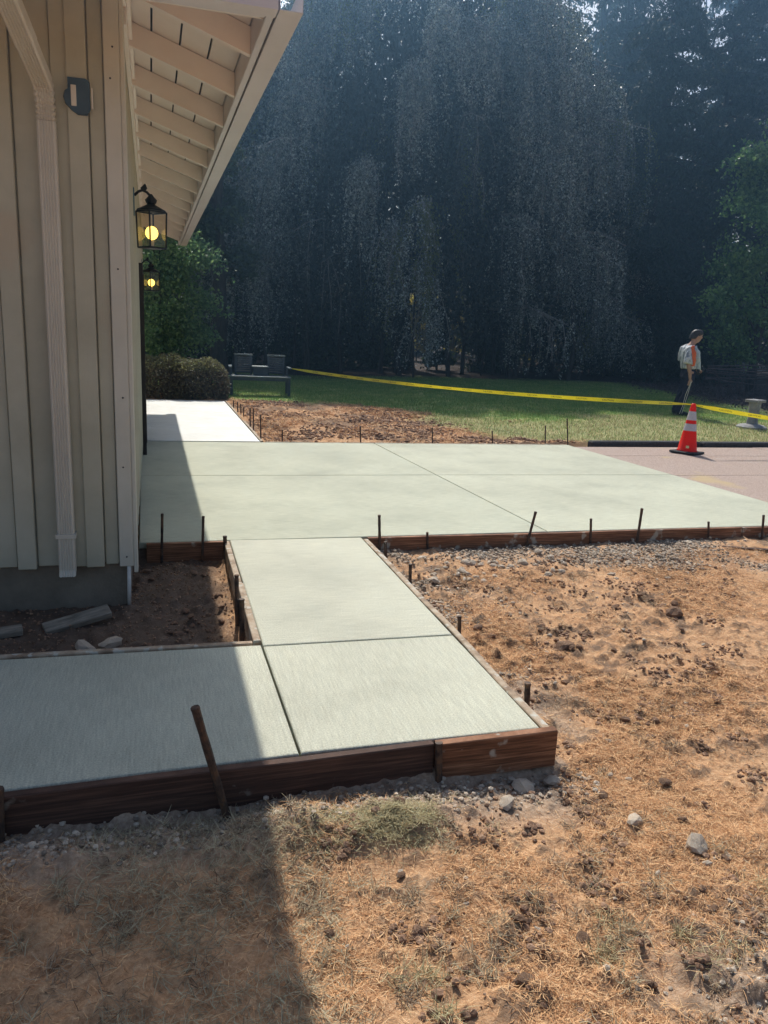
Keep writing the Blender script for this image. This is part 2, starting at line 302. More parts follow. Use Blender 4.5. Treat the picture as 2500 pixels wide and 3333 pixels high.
def ground_material(m):
    n = m.node_tree.nodes; L = m.node_tree.links; p = n['Principled BSDF']
    tc = n.new('ShaderNodeTexCoord')
    def noise(s, d=8, r=.65):
        k = n.new('ShaderNodeTexNoise'); k.inputs['Scale'].default_value = s; k.inputs['Detail'].default_value = d; k.inputs['Roughness'].default_value = r; L.new(tc.outputs['Object'], k.inputs['Vector']); return k.outputs[0]
    def ramp(f, stops):
        r = n.new('ShaderNodeValToRGB'); e = r.color_ramp.elements; e[0].position, e[0].color = stops[0][0], (*stops[0][1], 1); e[1].position, e[1].color = stops[-1][0], (*stops[-1][1], 1)
        for s in stops[1:-1]: k = e.new(s[0]); k.color = (*s[1], 1)
        L.new(f, r.inputs[0]); return r.outputs[0]
    def attr(a): k = n.new('ShaderNodeAttribute'); k.attribute_name = a; return k.outputs['Fac']
    def mix(f, a, b):
        k = n.new('ShaderNodeMix'); k.data_type = 'RGBA'; L.new(f, k.inputs[0]); L.new(a, k.inputs[6]); L.new(b, k.inputs[7]); return k.outputs[2]
    soil = ramp(noise(7), [(.3, (.36, .18, .09)), (.5, (.57, .315, .16)), (.7, (.70, .44, .245))])
    fine = ramp(noise(70), [(.35, (.27, .15, .085)), (.55, (.56, .35, .2)), (.7, (.72, .52, .34))])
    k = n.new('ShaderNodeMix'); k.data_type = 'RGBA'; k.inputs[0].default_value = .5; L.new(soil, k.inputs[6]); L.new(fine, k.inputs[7]); soil = k.outputs[2]
    grav = ramp(noise(45), [(.35, (.25, .19, .145)), (.55, (.43, .345, .27)), (.7, (.58, .48, .38))])
    lawn = ramp(noise(2.2), [(.3, (.08, .17, .035)), (.5, (.19, .28, .075)), (.68, (.46, .42, .19))])
    mulch = ramp(noise(6), [(.3, (.02, .014, .012)), (.6, (.06, .042, .034)), (.75, (.11, .085, .07))])
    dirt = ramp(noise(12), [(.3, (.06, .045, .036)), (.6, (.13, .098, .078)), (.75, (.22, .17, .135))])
    c = mix(attr('gravel'), soil, grav); c = mix(attr('dirt'), c, dirt); dry = ramp(noise(5), [(.3, (.27, .22, .11)), (.5, (.40, .34, .18)), (.7, (.52, .44, .26))]); lawn = mix(attr('dry'), lawn, dry); c = mix(attr('lawn'), c, lawn); c = mix(attr('mulch'), c, mulch)
    L.new(c, p.inputs['Base Color']); p.inputs['Roughness'].default_value = .95; p.inputs['Specular IOR Level'].default_value = .15
    b = n.new('ShaderNodeBump'); b.inputs['Strength'].default_value = .8; b.inputs['Distance'].default_value = .015; L.new(noise(55, 10, .7), b.inputs['Height']); L.new(b.outputs[0], p.inputs['Normal'])
ground_material(gm)
def crumb_f(x, y): return np.maximum(sst(.02, .3, fbm(x, y, 1.5, 3, 21) + .12) * sst(.10, .30, fbm(x, y, 13, 3, 22)), .8 * sst(.2, .34, fbm(x, y, 26, 2, 23))) * (y < 5.6)
ground = np_obj('ground', np.stack([GX, GY, GZ], -1).reshape(-1, 3), GF, gm, smooth=True, kind='structure')
def set_attr(a, v):
    at = ground.data.attributes.new(a, 'FLOAT', 'POINT'); at.data.foreach_set('value', np.ascontiguousarray(v, np.float32).ravel())
def gravel_f(x, y):
    n_ = fbm(x, y, 1.3, 4, 8)
    a = .8 * sst(4.3, 5.6, y + n_ * 1.6 - np.clip(x - 2.6, 0, 9) * .28) * (y < 5.7) * (x > 1.4)
    b = sst(.35, .05, np.abs(y - 2.45)) * (x < 1.6) * .75
    c = sst(.35, 0, np.abs(x - 1.62)) * (y > 2.7) * (y < 5.6) * .7 * (fbm(x, y, 3, 3, 9) > -.1)
    d = sst(.8, .1, np.hypot(x - 1.75, (y - 1.42) * 1.6)) * .7
    return np.clip(np.maximum.reduce([a, b, c, d]), 0, 1)
lawn_m = np.where(GY > 10.4, 1 - soil_zone(GX, GY), 0.0)
lawn_m = np.maximum(lawn_m, (np.abs(GX) > 26) * (GY > 5.6))
mulch_m = np.maximum(sst(23.5, 25.5, GY + fbm(GX, GY, .5, 3, 12) * 2.2), sst(12.6, 14.2, GX + fbm(GX, GY, .5, 3, 13) * 1.5 - (GY - 15) * .25) * (GY > 13.6))
def dry_f(x, y): return sst(14.6, 12.4, y + fbm(x, y, .55, 4, 71) * 3.2 + np.clip(5.5 - x, 0, 9) * -.35) * .6
set_attr('lawn', lawn_m); set_attr('dry', dry_f(GX, GY)); set_attr('mulch', mulch_m); set_attr('gravel', gravel_f(GX, GY))
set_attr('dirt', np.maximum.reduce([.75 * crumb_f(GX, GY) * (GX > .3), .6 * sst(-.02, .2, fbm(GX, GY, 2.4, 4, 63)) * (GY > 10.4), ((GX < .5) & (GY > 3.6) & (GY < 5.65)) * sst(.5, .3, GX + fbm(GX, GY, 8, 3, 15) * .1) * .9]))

# ---------------------------------------------------------------- concrete slabs (each panel a piece)
def slab(mb, pts, z0, z1, c=.008):
    """convex slab from plan points with a chamfered upper edge"""
    cx = sum(p[0] for p in pts) / len(pts); cy = sum(p[1] for p in pts) / len(pts); n = len(pts)
    def ins(p, d): v = Vector((cx - p[0], cy - p[1])); return (p[0] + math.copysign(d, v.x), p[1] + math.copysign(d, v.y))
    vs = [(x, y, z0) for x, y in pts] + [(x, y, z1 - c * .8) for x, y in pts] + [(*ins(p, c * .4), z1 - c * .25) for p in pts] + [(*ins(p, c), z1) for p in pts]
    fs = [tuple(range(n))[::-1], tuple(range(3 * n, 4 * n))]
    for r in range(3):
        for k in range(n): fs.append((r * n + k, r * n + (k + 1) % n, (r + 1) * n + (k + 1) % n, (r + 1) * n + k))
    mb.add(vs, fs)
def panel(parent, name, pts, m, z0=-.13, z1=0, c=.008):
    b = MB(); slab(b, pts, z0, z1, c); return b.build(name, m, parent)
path = empty('footpath', (0, 0, 0), kind='structure')
g = .005
panel(path, 'slab_panel', [(.505, 2.61), (1.485, 2.605), (1.49, 3.61 - g), (.5, 3.635 - g)], M['conc_y'])
panel(path, 'slab_panel', [(.5, 3.635 + g), (1.49, 3.61 + g), (1.5, 5.575), (.52, 5.61)], M['conc_x'])
panel(path, 'slab_panel', [(-1.2, 2.56), (.505 - 2 * g, 2.605), (.5 - 2 * g, 3.65), (-1.2, 3.70)], M['conc_y'])
panel(path, 'slab_panel', [(-2.7, 2.52), (-1.2 - 2 * g, 2.56), (-1.2 - 2 * g, 3.70), (-2.7, 3.75)], M['conc_y'])
drive = empty('driveway', (0, 0, 0), kind='structure')
D = lambda pts: panel(drive, 'slab_panel', pts, M['conc_d'] if pts[0][0] > 1 else M['conc_d_dark'])
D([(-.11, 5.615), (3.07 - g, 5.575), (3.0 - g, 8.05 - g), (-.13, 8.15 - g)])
D([(3.07 + g, 5.575), (6.03, 5.53), (5.96, 7.93 - g), (3.0 + g, 8.05 - g)])
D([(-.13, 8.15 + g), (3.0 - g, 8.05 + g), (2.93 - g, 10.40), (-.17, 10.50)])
D([(3.0 + g, 8.05 + g), (5.96, 7.93 + g), (5.87, 10.30), (2.93 + g, 10.40)])
walk = empty('rear_walk', (0, 0, 0), kind='structure')
ys = [10.52, 11.9, 13.3, 14.7, 16.0]
for a, b in zip(ys, ys[1:]):
    panel(walk, 'slab_panel', [(-.22, a + g), (1.37, a - .06 + g), (1.37, b - .06 - g), (-.22, b - g)], M['conc_old'], z1=.01)
old = empty('old_driveway', (0, 0, 0), kind='structure')
for (x0, x1) in ((5.98, 9.0), (9.0, 12.2), (12.2, 18)):
    for (y0, y1) in ((3.2, 7.9), (7.9, 9.35), (9.35, 10.15)):
        f = lambda y: 6.05 - (y - 5.3) * .036 if x0 < 6 else x0 + g
        panel(old, 'slab_panel', [(f(y0) + .004, y0 + g), (x1 - g, y0 + g - (x1 - 6) * .02), (x1 - g, y1 - g - (x1 - 6) * .02), (f(y1) + .004, y1 - g)], M['aggregate'], z1=-.004)
cb = MB()
for k in range(7):
    x0 = 6.22 + k * 1.9; yy = 10.20 - k * .06
    cb.box((x0, yy, -.12), (x0 + 1.88, yy + .16, .065), c=.02, mtx=Matrix.Translation((0, 0, .0)))
cb.build('kerb', M['asphalt'], kind='structure')
# ---------------------------------------------------------------- form boards
def board(name, a, b, th, z0, z1, m, side=1, **k):
    """plank on edge from a to b (plan), thickness th to one side"""
    a = Vector((*a, 0)); b = Vector((*b, 0)); d = (b - a); L = d.length; ang = math.atan2(d.y, d.x)
    mt = Matrix.Translation(a) @ Matrix.Rotation(ang, 4, 'Z')
    mb = MB(); n = max(2, int(L / .4)); rr = random.Random(int(L * 1000))
    y0, y1 = (0, th) if side > 0 else (-th, 0)
    prof = []
    for i in range(n + 1):
        x = L * i / n; w_ = rr.uniform(-.003, .003) if 0 < i < n else 0; t = rr.uniform(-.004, .002)
        prof += [mt @ Vector((x, y0 + w_, z0)), mt @ Vector((x, y1 + w_, z0)), mt @ Vector((x, y1 + w_, z1 - .004 + t)), mt @ Vector((x, y1 - math.copysign(.004, y1 - y0) + w_, z1 + t)), mt @ Vector((x, y0 + math.copysign(.004, y1 - y0) + w_, z1 + t)), mt @ Vector((x, y0 + w_, z1 - .004 + t))]
    fs = []
    for i in range(n):
        for q in range(6): fs.append((i * 6 + q, i * 6 + (q + 1) % 6, i * 6 + 6 + (q + 1) % 6, i * 6 + 6 + q))
    fs += [(5, 4, 3, 2, 1, 0), tuple(n * 6 + q for q in range(6))]
    mb.add(prof, fs); o = mb.build(name, m, **k); return o
G_FORM = 'timber form boards round the fresh concrete'
def fb(a, b, label, m='form_old', th=.038, z0=-.145, z1=.003, side=1):
    board('form_board', a, b, th, z0, z1, M[m], side, label=label, cat='form board', group=G_FORM)
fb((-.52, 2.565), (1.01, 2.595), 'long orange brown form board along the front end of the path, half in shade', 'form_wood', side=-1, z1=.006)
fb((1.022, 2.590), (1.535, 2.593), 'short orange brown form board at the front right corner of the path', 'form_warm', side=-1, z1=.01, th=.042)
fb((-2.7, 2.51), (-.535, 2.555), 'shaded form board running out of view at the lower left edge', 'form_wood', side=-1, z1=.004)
fb((1.49, 2.60), (1.495, 3.40), 'weathered form board on the right side of the path, nearest the front corner', side=-1)
fb((1.50, 3.30), (1.505, 5.53), 'long weathered form board on the right side of the path up to the driveway', side=-1, z1=.0)
fb((.497, 3.70), (.512, 4.62), 'weathered form board on the left side of the path beside two stakes', side=1)
fb((.505, 4.625), (.517, 5.60), 'upper form board on the left side of the path near the driveway', side=1, z1=-.004)
fb((-2.7, 3.762), (.452, 3.672), 'grey form board between the house bed and the side walk', 'form_old', side=1)
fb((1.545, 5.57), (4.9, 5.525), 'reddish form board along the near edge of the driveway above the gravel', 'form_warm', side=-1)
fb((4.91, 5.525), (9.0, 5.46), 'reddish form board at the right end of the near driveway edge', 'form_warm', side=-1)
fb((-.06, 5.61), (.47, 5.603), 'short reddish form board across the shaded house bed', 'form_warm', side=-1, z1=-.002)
fb((1.44, 10.46), (5.86, 10.31), 'thin pale form board along the far edge of the driveway', side=1, z0=-.12)
fb((1.38, 10.50), (1.385, 16.0), 'pale form board along the right edge of the rear walk', side=-1, z0=-.12, z1=.014)
# ---------------------------------------------------------------- stakes
def stake(base, top, r, label, kind):
    mb = MB(); b = Vector(base); t = Vector(top); d = (t - b).normalized(); b2 = b - d * .12
    pts = [b2]; n = 9
    for i in range(n + 1): pts.append(b + (t - b) * i / n)
    rad = [r * .5] + [r * (1 + .06 * math.sin(i * 2.2 + base[0] * 7)) for i in range(n + 1)]
    r *= .85; rad = [q * .85 for q in rad]; mb.tube(pts, rad, 8); mb.tube([t - d * .012, t - d * .004, t + d * .004], [r * 1.0, r * 1.12, r * 1.06], 8)
    return mb.build('metal_stake', M['steel'], smooth=False, label=label, cat='stake', group='steel stakes holding the form boards')
ST = [
 ((.04, 5.56), (.05, 5.56, .216), .011, 'tall thin stake in front of the shaded driveway corner, left of its neighbour'),
 ((.32, 5.55), (.33, 5.55, .194), .011, 'thin stake just left of the shadow edge at the driveway corner'),
 ((.487, 5.55), (.480, 5.55, .045), .016, 'short stake in the corner where path and driveway boards meet on the left'),
 ((1.63, 5.50), (1.613, 5.50, .185), .013, 'tall stake right of the path where the driveway board begins'),
 ((2.02, 5.52), (2.01, 5.52, .035), .011, 'short stake at the driveway board above the heap of pale stones'),
 ((1.575, 5.15), (1.565, 5.153, .075), .013, 'stake on the right of the path, farthest of the four along it'),
 ((1.565, 4.55), (1.555, 4.55, .095), .013, 'stake on the right of the path, second from the driveway'),
 ((1.565, 3.69), (1.553, 3.686, .068), .013, 'stake on the right of the path level with the cross joint'),
 ((1.56, 2.86), (1.546, 2.857, .07), .016, 'thick stake on the right of the path nearest the front corner'),
 ((.440, 4.29), (.436, 4.29, .157), .014, 'stake on the left side of the path, the farther of the close pair'),
 ((.435, 3.99), (.432, 3.99, .118), .017, 'dark stake on the left side of the path, the nearer of the close pair'),
 ((2.85, 5.50), (2.895, 5.48, .188), .013, 'stake leaning right by the long driveway joint'),
 ((3.43, 5.50), (3.41, 5.50, .113), .012, 'upright stake right of the leaning one on the driveway board'),
 ((3.84, 5.46), (3.85, 5.46, .2), .013, 'tall slightly leaning stake near the middle of the right driveway board'),
 ((4.54, 5.46), (4.52, 5.46, .07), .011, 'short stake second from the right on the near driveway board'),
 ((5.09, 5.45), (5.07, 5.45, .118), .012, 'stake at the right edge of the picture on the driveway board'),
 ((.225, 2.49), (.116, 2.475, .288), .017, 'long rough stake tilted left in front of the path, standing in shade'),
 ((1.03, 2.535), (1.02, 2.535, .022), .017, 'short dark stake against the front board over its butt joint'),
 ((-.51, 2.50), (-.503, 2.502, .05), .02, 'thick stake at the left edge of the picture by the shaded board'),
]
for (b, t, r, lab) in ST: stake((b[0], b[1], float(ground_h(*b))), t, r, lab, 0)
BK = [(1.44, 10.95, .302), (1.445, 11.81, .30), (1.44, 12.18, .266), (1.45, 13.18, .174), (1.445, 13.56, .19), (1.44, 14.04, .175), (1.45, 14.87, .124)]
bl = ['tallest stake of the row beside the rear walk, nearest the driveway corner', 'second stake from the driveway in the row beside the rear walk', 'third stake from the driveway in the row beside the rear walk',
      'fourth stake from the driveway in the row beside the rear walk', 'fifth stake from the driveway in the row beside the rear walk', 'sixth stake from the driveway in the row beside the rear walk', 'farthest stake of the row beside the rear walk, by the clipped shrub']
for (x, y, zt), lab in zip(BK, bl): stake((x, y, float(ground_h(x, y))), (x - .005, y, zt), .012, lab, 0)
for (x, y, zt, dx, lab) in [(1.69, 10.62, .144, 0, 'short stake on the far driveway edge nearest the rear walk'), (2.79, 10.58, .206, -.02, 'stake leaning left on the far driveway edge by the long joint'),
     (3.85, 10.57, .198, -.02, 'stake in the middle of the far driveway edge'), (4.76, 10.52, .162, -.02, 'stake on the far driveway edge right of the middle one'),
     (5.60, 10.50, .253, -.02, 'slim stake near the right end of the far driveway edge'), (5.93, 10.42, .37, -.05, 'tallest stake at the far right corner of the new driveway')]:
    stake((x, y, float(ground_h(x, y))), (x + dx, y, zt), .012, lab, 0)
# ---------------------------------------------------------------- house
house = empty('house', (-.124, 4.75, -.14), label='beige board sided house corner with deep open eaves and downspout on the left', cat='house')
house_off = Vector((-.124, 4.75, -.14))
def hp(mb, name, m, parent=house, **k):
    """build in world coordinates, then hang under the house"""
    o = mb.build(name, m, **k)
    o.parent = parent; o.matrix_parent_inverse = Matrix.Translation(-house_off); return o
XW, YW = -.124, 4.75
fb_ = MB(); fb_.box((-7.5, YW + .03, -.5), (XW - .03, 15.7, .12)); hp(fb_, 'foundation', M['foundation'])
fw = hp(MB().box((-7.5, YW + .02, .12), (XW - .02, 15.75, 3.2)), 'wall', M['siding'])
def wallpart(mb, name, m):
    o = mb.build(name, m); o.parent = fw; return o
# front wall: recessed boards with proud battens
x = -.205; k = 0
while x > -3.2:
    k += 1
    w_ = .10; g_ = .20 if k != 1 else .085
    b = MB(); b.box((x - g_ + .006, YW + .004, .112 + random.uniform(-.004, .004)), (x - .006, YW + .018, 3.15), c=.003); wallpart(b, 'siding_board', M['siding'])
    b = MB(); b.box((x - g_ - w_, YW - .026, .108 + random.uniform(-.006, .004)), (x - g_, YW + .012, 3.14), c=.004); wallpart(b, 'batten', M['siding'])
    if k == 1:
        b = MB(); b.box((x - g_ - w_ - .002, YW - .010, .11), (x - g_ - w_ - .07, YW + .012, 3.14), c=.003); wallpart(b, 'batten', M['siding'])
        x -= .07
    x -= g_ + w_
b = MB(); b.box((XW - .082, YW - .024, .10), (XW - .002, YW + .016, 3.14), c=.004); wallpart(b, 'corner_board', M['trim'])
b = MB(); b.box((XW - .001, YW - .022, .06), (XW + .022, YW + .09, 3.2), c=.004); wallpart(b, 'corner_board', M['trim'])
for (nx_, nz_) in ((-.165, .16), (-.165, 1.8), (-.16, 2.9), (-.175, 2.75), (-.16, 1.1), (-.17, .7)):
    wallpart(MB().tube([(nx_, YW - .0265, nz_), (nx_, YW - .0235, nz_)], .005, 8), 'nail', M['iron'])
y = YW + .12
while y < 15.5:
    b = MB(); b.box((XW - .016, y, .11), (XW - .004, y + .2, 3.2)); wallpart(b, 'siding_board', M['siding'])
    b = MB(); b.box((XW - .012, y + .202, .11), (XW + .012, y + .29, 3.2), c=.003); wallpart(b, 'batten', M['siding'])
    y += .30
b = MB(); b.box((XW + .013, YW + .1, 3.05), (XW + .035, 15.7, 3.24)); b.box((XW + .036, YW + .1, 3.17), (XW + .055, 15.7, 3.26)); wallpart(b, 'frieze_board', M['rafter'])
b = MB(); b.box((-7.4, YW - .045, 3.145), (XW + .0, YW - .019, 3.24)); wallpart(b, 'frieze_board', M['trim'])
# dark screen door standing in its frame on the long side wall
dr = hp(MB().box((XW + .012, 9.5, .0), (XW + .03, 10.36, 2.05)), 'door', M['dark_door'])
b = MB(); b.box((XW + .012, 9.42, 0), (XW + .052, 9.5, 2.13)); b.box((XW + .012, 10.36, 0), (XW + .052, 10.44, 2.13)); b.box((XW + .012, 9.5, 2.05), (XW + .052, 10.36, 2.13))
o = b.build('door_frame', M['dark_door'], dr)
# ---- roof with open eaves
ZE, SL = 2.932, .335           # underside of the rafter tails at the fascia, slope
XF, YF = .54, 4.09            # inner faces of the fascias
zb = lambda d: ZE + d * SL    # d = distance in from the fascia
YEND = 16.35
rt = MB()
ex, ey, fx_, fy_ = .60, 4.03, -8.3, 16.4
rz0 = zb(0) + .178; rise = (ex - fx_) / 2 * SL
A, B, C_, D_ = (ex, ey, rz0), (ex, fy_, rz0), (fx_, fy_, rz0), (fx_, ey, rz0); mid = (ex + fx_) / 2; hl = (ex - fx_) / 2
E1, E2 = (mid, ey + hl, rz0 + rise), (mid, fy_ - hl, rz0 + rise)
up = lambda p: (p[0], p[1], p[2] + .03)
rt.add([A, B, C_, D_, E1, E2] + [up(p) for p in (A, B, C_, D_, E1, E2)],
       [(0, 1, 5, 4), (1, 2, 5), (2, 3, 4, 5), (3, 0, 4), (10, 11, 7, 6), (11, 8, 7), (11, 10, 9, 8), (10, 6, 9), (0, 6, 7, 1), (1, 7, 8, 2), (2, 8, 9, 3), (3, 9, 6, 0)])
roof = hp(rt, 'roof', M['shingle'])
def rp(mb, name, m):
    o = mb.build(name, m); o.parent = roof; return o
# soffit boards run along the eave; gaps between them show
nb_ = 4; bw = (XF - XW) / nb_
for i in range(nb_):
    d0, d1 = i * bw + .006, (i + 1) * bw - .006
    y0a, y0b = YF + d0 + .03, YF + d1 + .03
    vs = []
    segs = 1
    za, zb_ = zb(d0) + .139, zb(d1) + .139
    vs = [(XF - d0, y0a, za), (XF - d1, y0b, zb_), (XF - d1, YEND, zb_), (XF - d0, YEND, za)]
    vs = vs + [(a_, b_, c_ + .018) for a_, b_, c_ in vs]
    rp(MB().add(vs, [(0, 1, 2, 3), (7, 6, 5, 4), (0, 4, 5, 1), (1, 5, 6, 2), (2, 6, 7, 3), (3, 7, 4, 0)]), 'soffit_board', M['soffit'])
    vs = [(XF - d0 - .03, YF + d0, za), (XF - d1 - .03, YF + d1, zb_), (-7.9, YF + d1, zb_), (-7.9, YF + d0, za)]
    vs = vs + [(a_, b_, c_ + .018) for a_, b_, c_ in vs]
    rp(MB().add(vs, [(3, 2, 1, 0), (4, 5, 6, 7), (1, 5, 4, 0), (2, 6, 5, 1), (3, 7, 6, 2), (0, 4, 7, 3)]), 'soffit_board', M['soffit'])
def rafter(pa, pb, th=.046, dep=.135):
    """sloped joist: pa at fascia, pb at wall (plan), bottom follows the slope"""
    a = Vector(pa); b = Vector(pb); d = (b - a).normalized(); s = Vector((-d.y, d.x)) * th / 2
    L = (b - a).length; sl = SL if abs(d.x) < .01 or abs(d.y) < .01 else SL / math.sqrt(2)
    z0, z1 = ZE, ZE + L * sl
    P = lambda q, z, o: (q.x + s.x * o, q.y + s.y * o, z)
    vs = [P(a, z0, -1), P(a, z0, 1), P(b, z1, 1), P(b, z1, -1), P(a, z0 + dep, -1), P(a, z0 + dep, 1), P(b, z1 + dep, 1), P(b, z1 + dep, -1)]
    return MB().add(vs, [(3, 2, 1, 0), (4, 5, 6, 7), (0, 1, 5, 4), (1, 2, 6, 5), (2, 3, 7, 6), (3, 0, 4, 7)])
R_Y0, R_DY = 4.68, .84
for i in range(17):
    yy = R_Y0 + i * R_DY
    if yy < YEND: rp(rafter((XF - .001, yy), (XW - .01, yy)), 'rafter', M['rafter'])
rp(rafter((XF - .02, YF + .02), (XW - .02, YW + .0)), 'rafter', M['rafter'])
for i in range(7): rp(rafter((-.75 - i * .72, YF + .001), (-.75 - i * .72, YW + .01)), 'rafter', M['rafter'])
# blocking between the rafters above the wall
for i in range(14):
    yy = R_Y0 + i * R_DY; zz = zb(XF - XW)
    rp(MB().box((XW + .014, yy + .024, zz - .02), (XW + .034, yy + R_DY - .024, zz + .142)), 'blocking', M['rafter'])
b = MB(); b.box((XF, YF - .04, 2.925), (XF + .038, YEND, 3.13), c=.004); rp(b, 'fascia', M['gutter'])
b = MB(); b.box((-8.0, YF - .04, 2.925), (XF - .003, YF - .002, 3.13), c=.004); rp(b, 'fascia', M['gutter'])
def gutter(mb, x0, x1, y0, y1, z0, z1, t=.003):
    mb.box((x0, y0, z0), (x1, y1, z0 + t))
    if x1 - x0 < y1 - y0: mb.box((x0, y0, z0 + t), (x0 + t, y1, z1)); mb.box((x1 - t, y0, z0 + t), (x1, y1, z1)); mb.box((x1, y0, z1 - .016), (x1 + .008, y1, z1))
    else: mb.box((x0, y0, z0 + t), (x1, y0 + t, z1)); mb.box((x0, y1 - t, z0 + t), (x1, y1, z1)); mb.box((x0, y0 - .008, z1 - .016), (x1, y0, z1))
b = MB(); gutter(b, XF + .046, .692, 3.94, YEND, 2.918, 3.04); rp(b, 'gutter', M['gutter'])
b = MB(); gutter(b, -8.0, XF + .04, 3.94, YF - .046, 2.918, 3.04); rp(b, 'gutter', M['gutter'])
# ---- downspout: fluted tube, accordion elbow, slanted length up to the gutter
def spout_profile(w=.09, d=.07, nf=5):
    pts = [(-w / 2, d / 2), (-w / 2, -d / 2 + .01), (-w / 2 + .008, -d / 2)]
    for i in range(nf):
        a = -w / 2 + .012 + i * (w - .024) / nf; st_ = (w - .024) / nf
        pts += [(a + st_ * .2, -d / 2), (a + st_ * .4, -d / 2 + .005), (a + st_ * .7, -d / 2 + .005), (a + st_ * .9, -d / 2)]
    pts += [(w / 2 - .008, -d / 2), (w / 2, -d / 2 + .01), (w / 2, d / 2)]
    return pts
def sweep(mb, sections):
    """sections: list of (origin, tilt about X, scale)"""
    pr = spout_profile(); n = len(pr); b0 = len(mb.v)
    for o, tilt, s in sections:
        m_ = Matrix.Translation(o) @ Matrix.Rotation(tilt, 4, 'X')
        for px, py in pr: mb.v.append(tuple(m_ @ Vector((px * s, py * s, 0))))
    for i in range(len(sections) - 1):
        for q in range(n): mb.f.append((b0 + i * n + q, b0 + i * n + (q + 1) % n, b0 + (i + 1) * n + (q + 1) % n, b0 + (i + 1) * n + q)); mb.mi.append(0)
    mb.f += [tuple(b0 + q for q in range(n))[::-1], tuple(b0 + (len(sections) - 1) * n + q for q in range(n))]; mb.mi += [0, 0]
SX, SY = -.49, YW - .058
sp = MB(); sweep(sp, [((SX, SY - .02, .085), .25, 1.0), ((SX, SY, .11), .0, 1.0), ((SX, SY, 2.50), 0, 1.0)])
spo = hp(sp, 'downspout', M['spout'])
sp = MB(); secs = []
for i in range(13):
    t = i / 12; secs.append(((SX, SY - .30 * t * t * .22, 2.503 + t * .16), .75 * t * .9, 1.06 if i % 2 else .88))
sweep(sp, secs); e_end = secs[-1]
o = sp.build('elbow', M['spout'], spo)
p0 = Vector(e_end[0]); p1 = Vector((SX - .10, 4.06, 2.93)); tl = math.atan2(p0.y - p1.y, p1.z - p0.z)
sp = MB(); sweep(sp, [(p0 + (p1 - p0) * .01, tl, .99), (p0 + (p1 - p0) * .45, tl, .99)]); o = sp.build('slanted_pipe', M['spout'], spo)
sp = MB(); sweep(sp, [(p0 + (p1 - p0) * .40, tl, 1.05), (p0 + (p1 - p0) * .9, tl, 1.05), (Vector((SX - .11, 3.99, 2.96)), .2, 1.05)]); o = sp.build('upper_elbow', M['spout'], spo)
b = MB(); b.box((SX - .054, SY - .039, .30), (SX + .054, SY + .035, .325)); o = b.build('strap', M['spout'], spo)
# white pipe standing at the foundation corner
MB().tube([(XW - .035, YW - .005, -.16), (XW - .03, YW - .012, .10)], .011, 10).build('white_pipe', M['white_pipe'], smooth=True, label='thin white pipe standing against the foundation corner of the house', cat='pipe')
# plaque on the front wall
pq = empty('wall_plaque', (-.338, YW - .02, 2.645), label='dark slate blue plaque with a cream upright bar, fixed high on the front wall', cat='plaque')
out = [(-.045, .085), (.045, .085), (.062, .07), (.062, -.06), (.045, -.09), (.0, -.09), (-.03, -.07), (-.06, -.04), (-.068, -.01), (-.06, .02), (-.045, .03)]
n_ = len(out); vs = [(a_, -.016, c_) for a_, c_ in out] + [(a_ * .97, -.022, c_ * .97) for a_, c_ in out] + [(a_, 0, c_) for a_, c_ in out]
fs = [tuple(range(n_, 2 * n_)), tuple(range(2 * n_, 3 * n_))[::-1]] + [(q, (q + 1) % n_, n_ + (q + 1) % n_, n_ + q) for q in range(n_)] + [(2 * n_ + q, 2 * n_ + (q + 1) % n_, (q + 1) % n_, q) for q in range(n_)]
MB().add(vs, fs).build('backplate', M['plaque'], pq)
MB().box((-.030, -.028, -.052), (-.004, -.0225, .048), c=.002).build('bar', M['cream'], pq)
MB().box((.068, -.014, -.055), (.076, -.001, .045), c=.001).build('side_strip', M['cream'], pq)
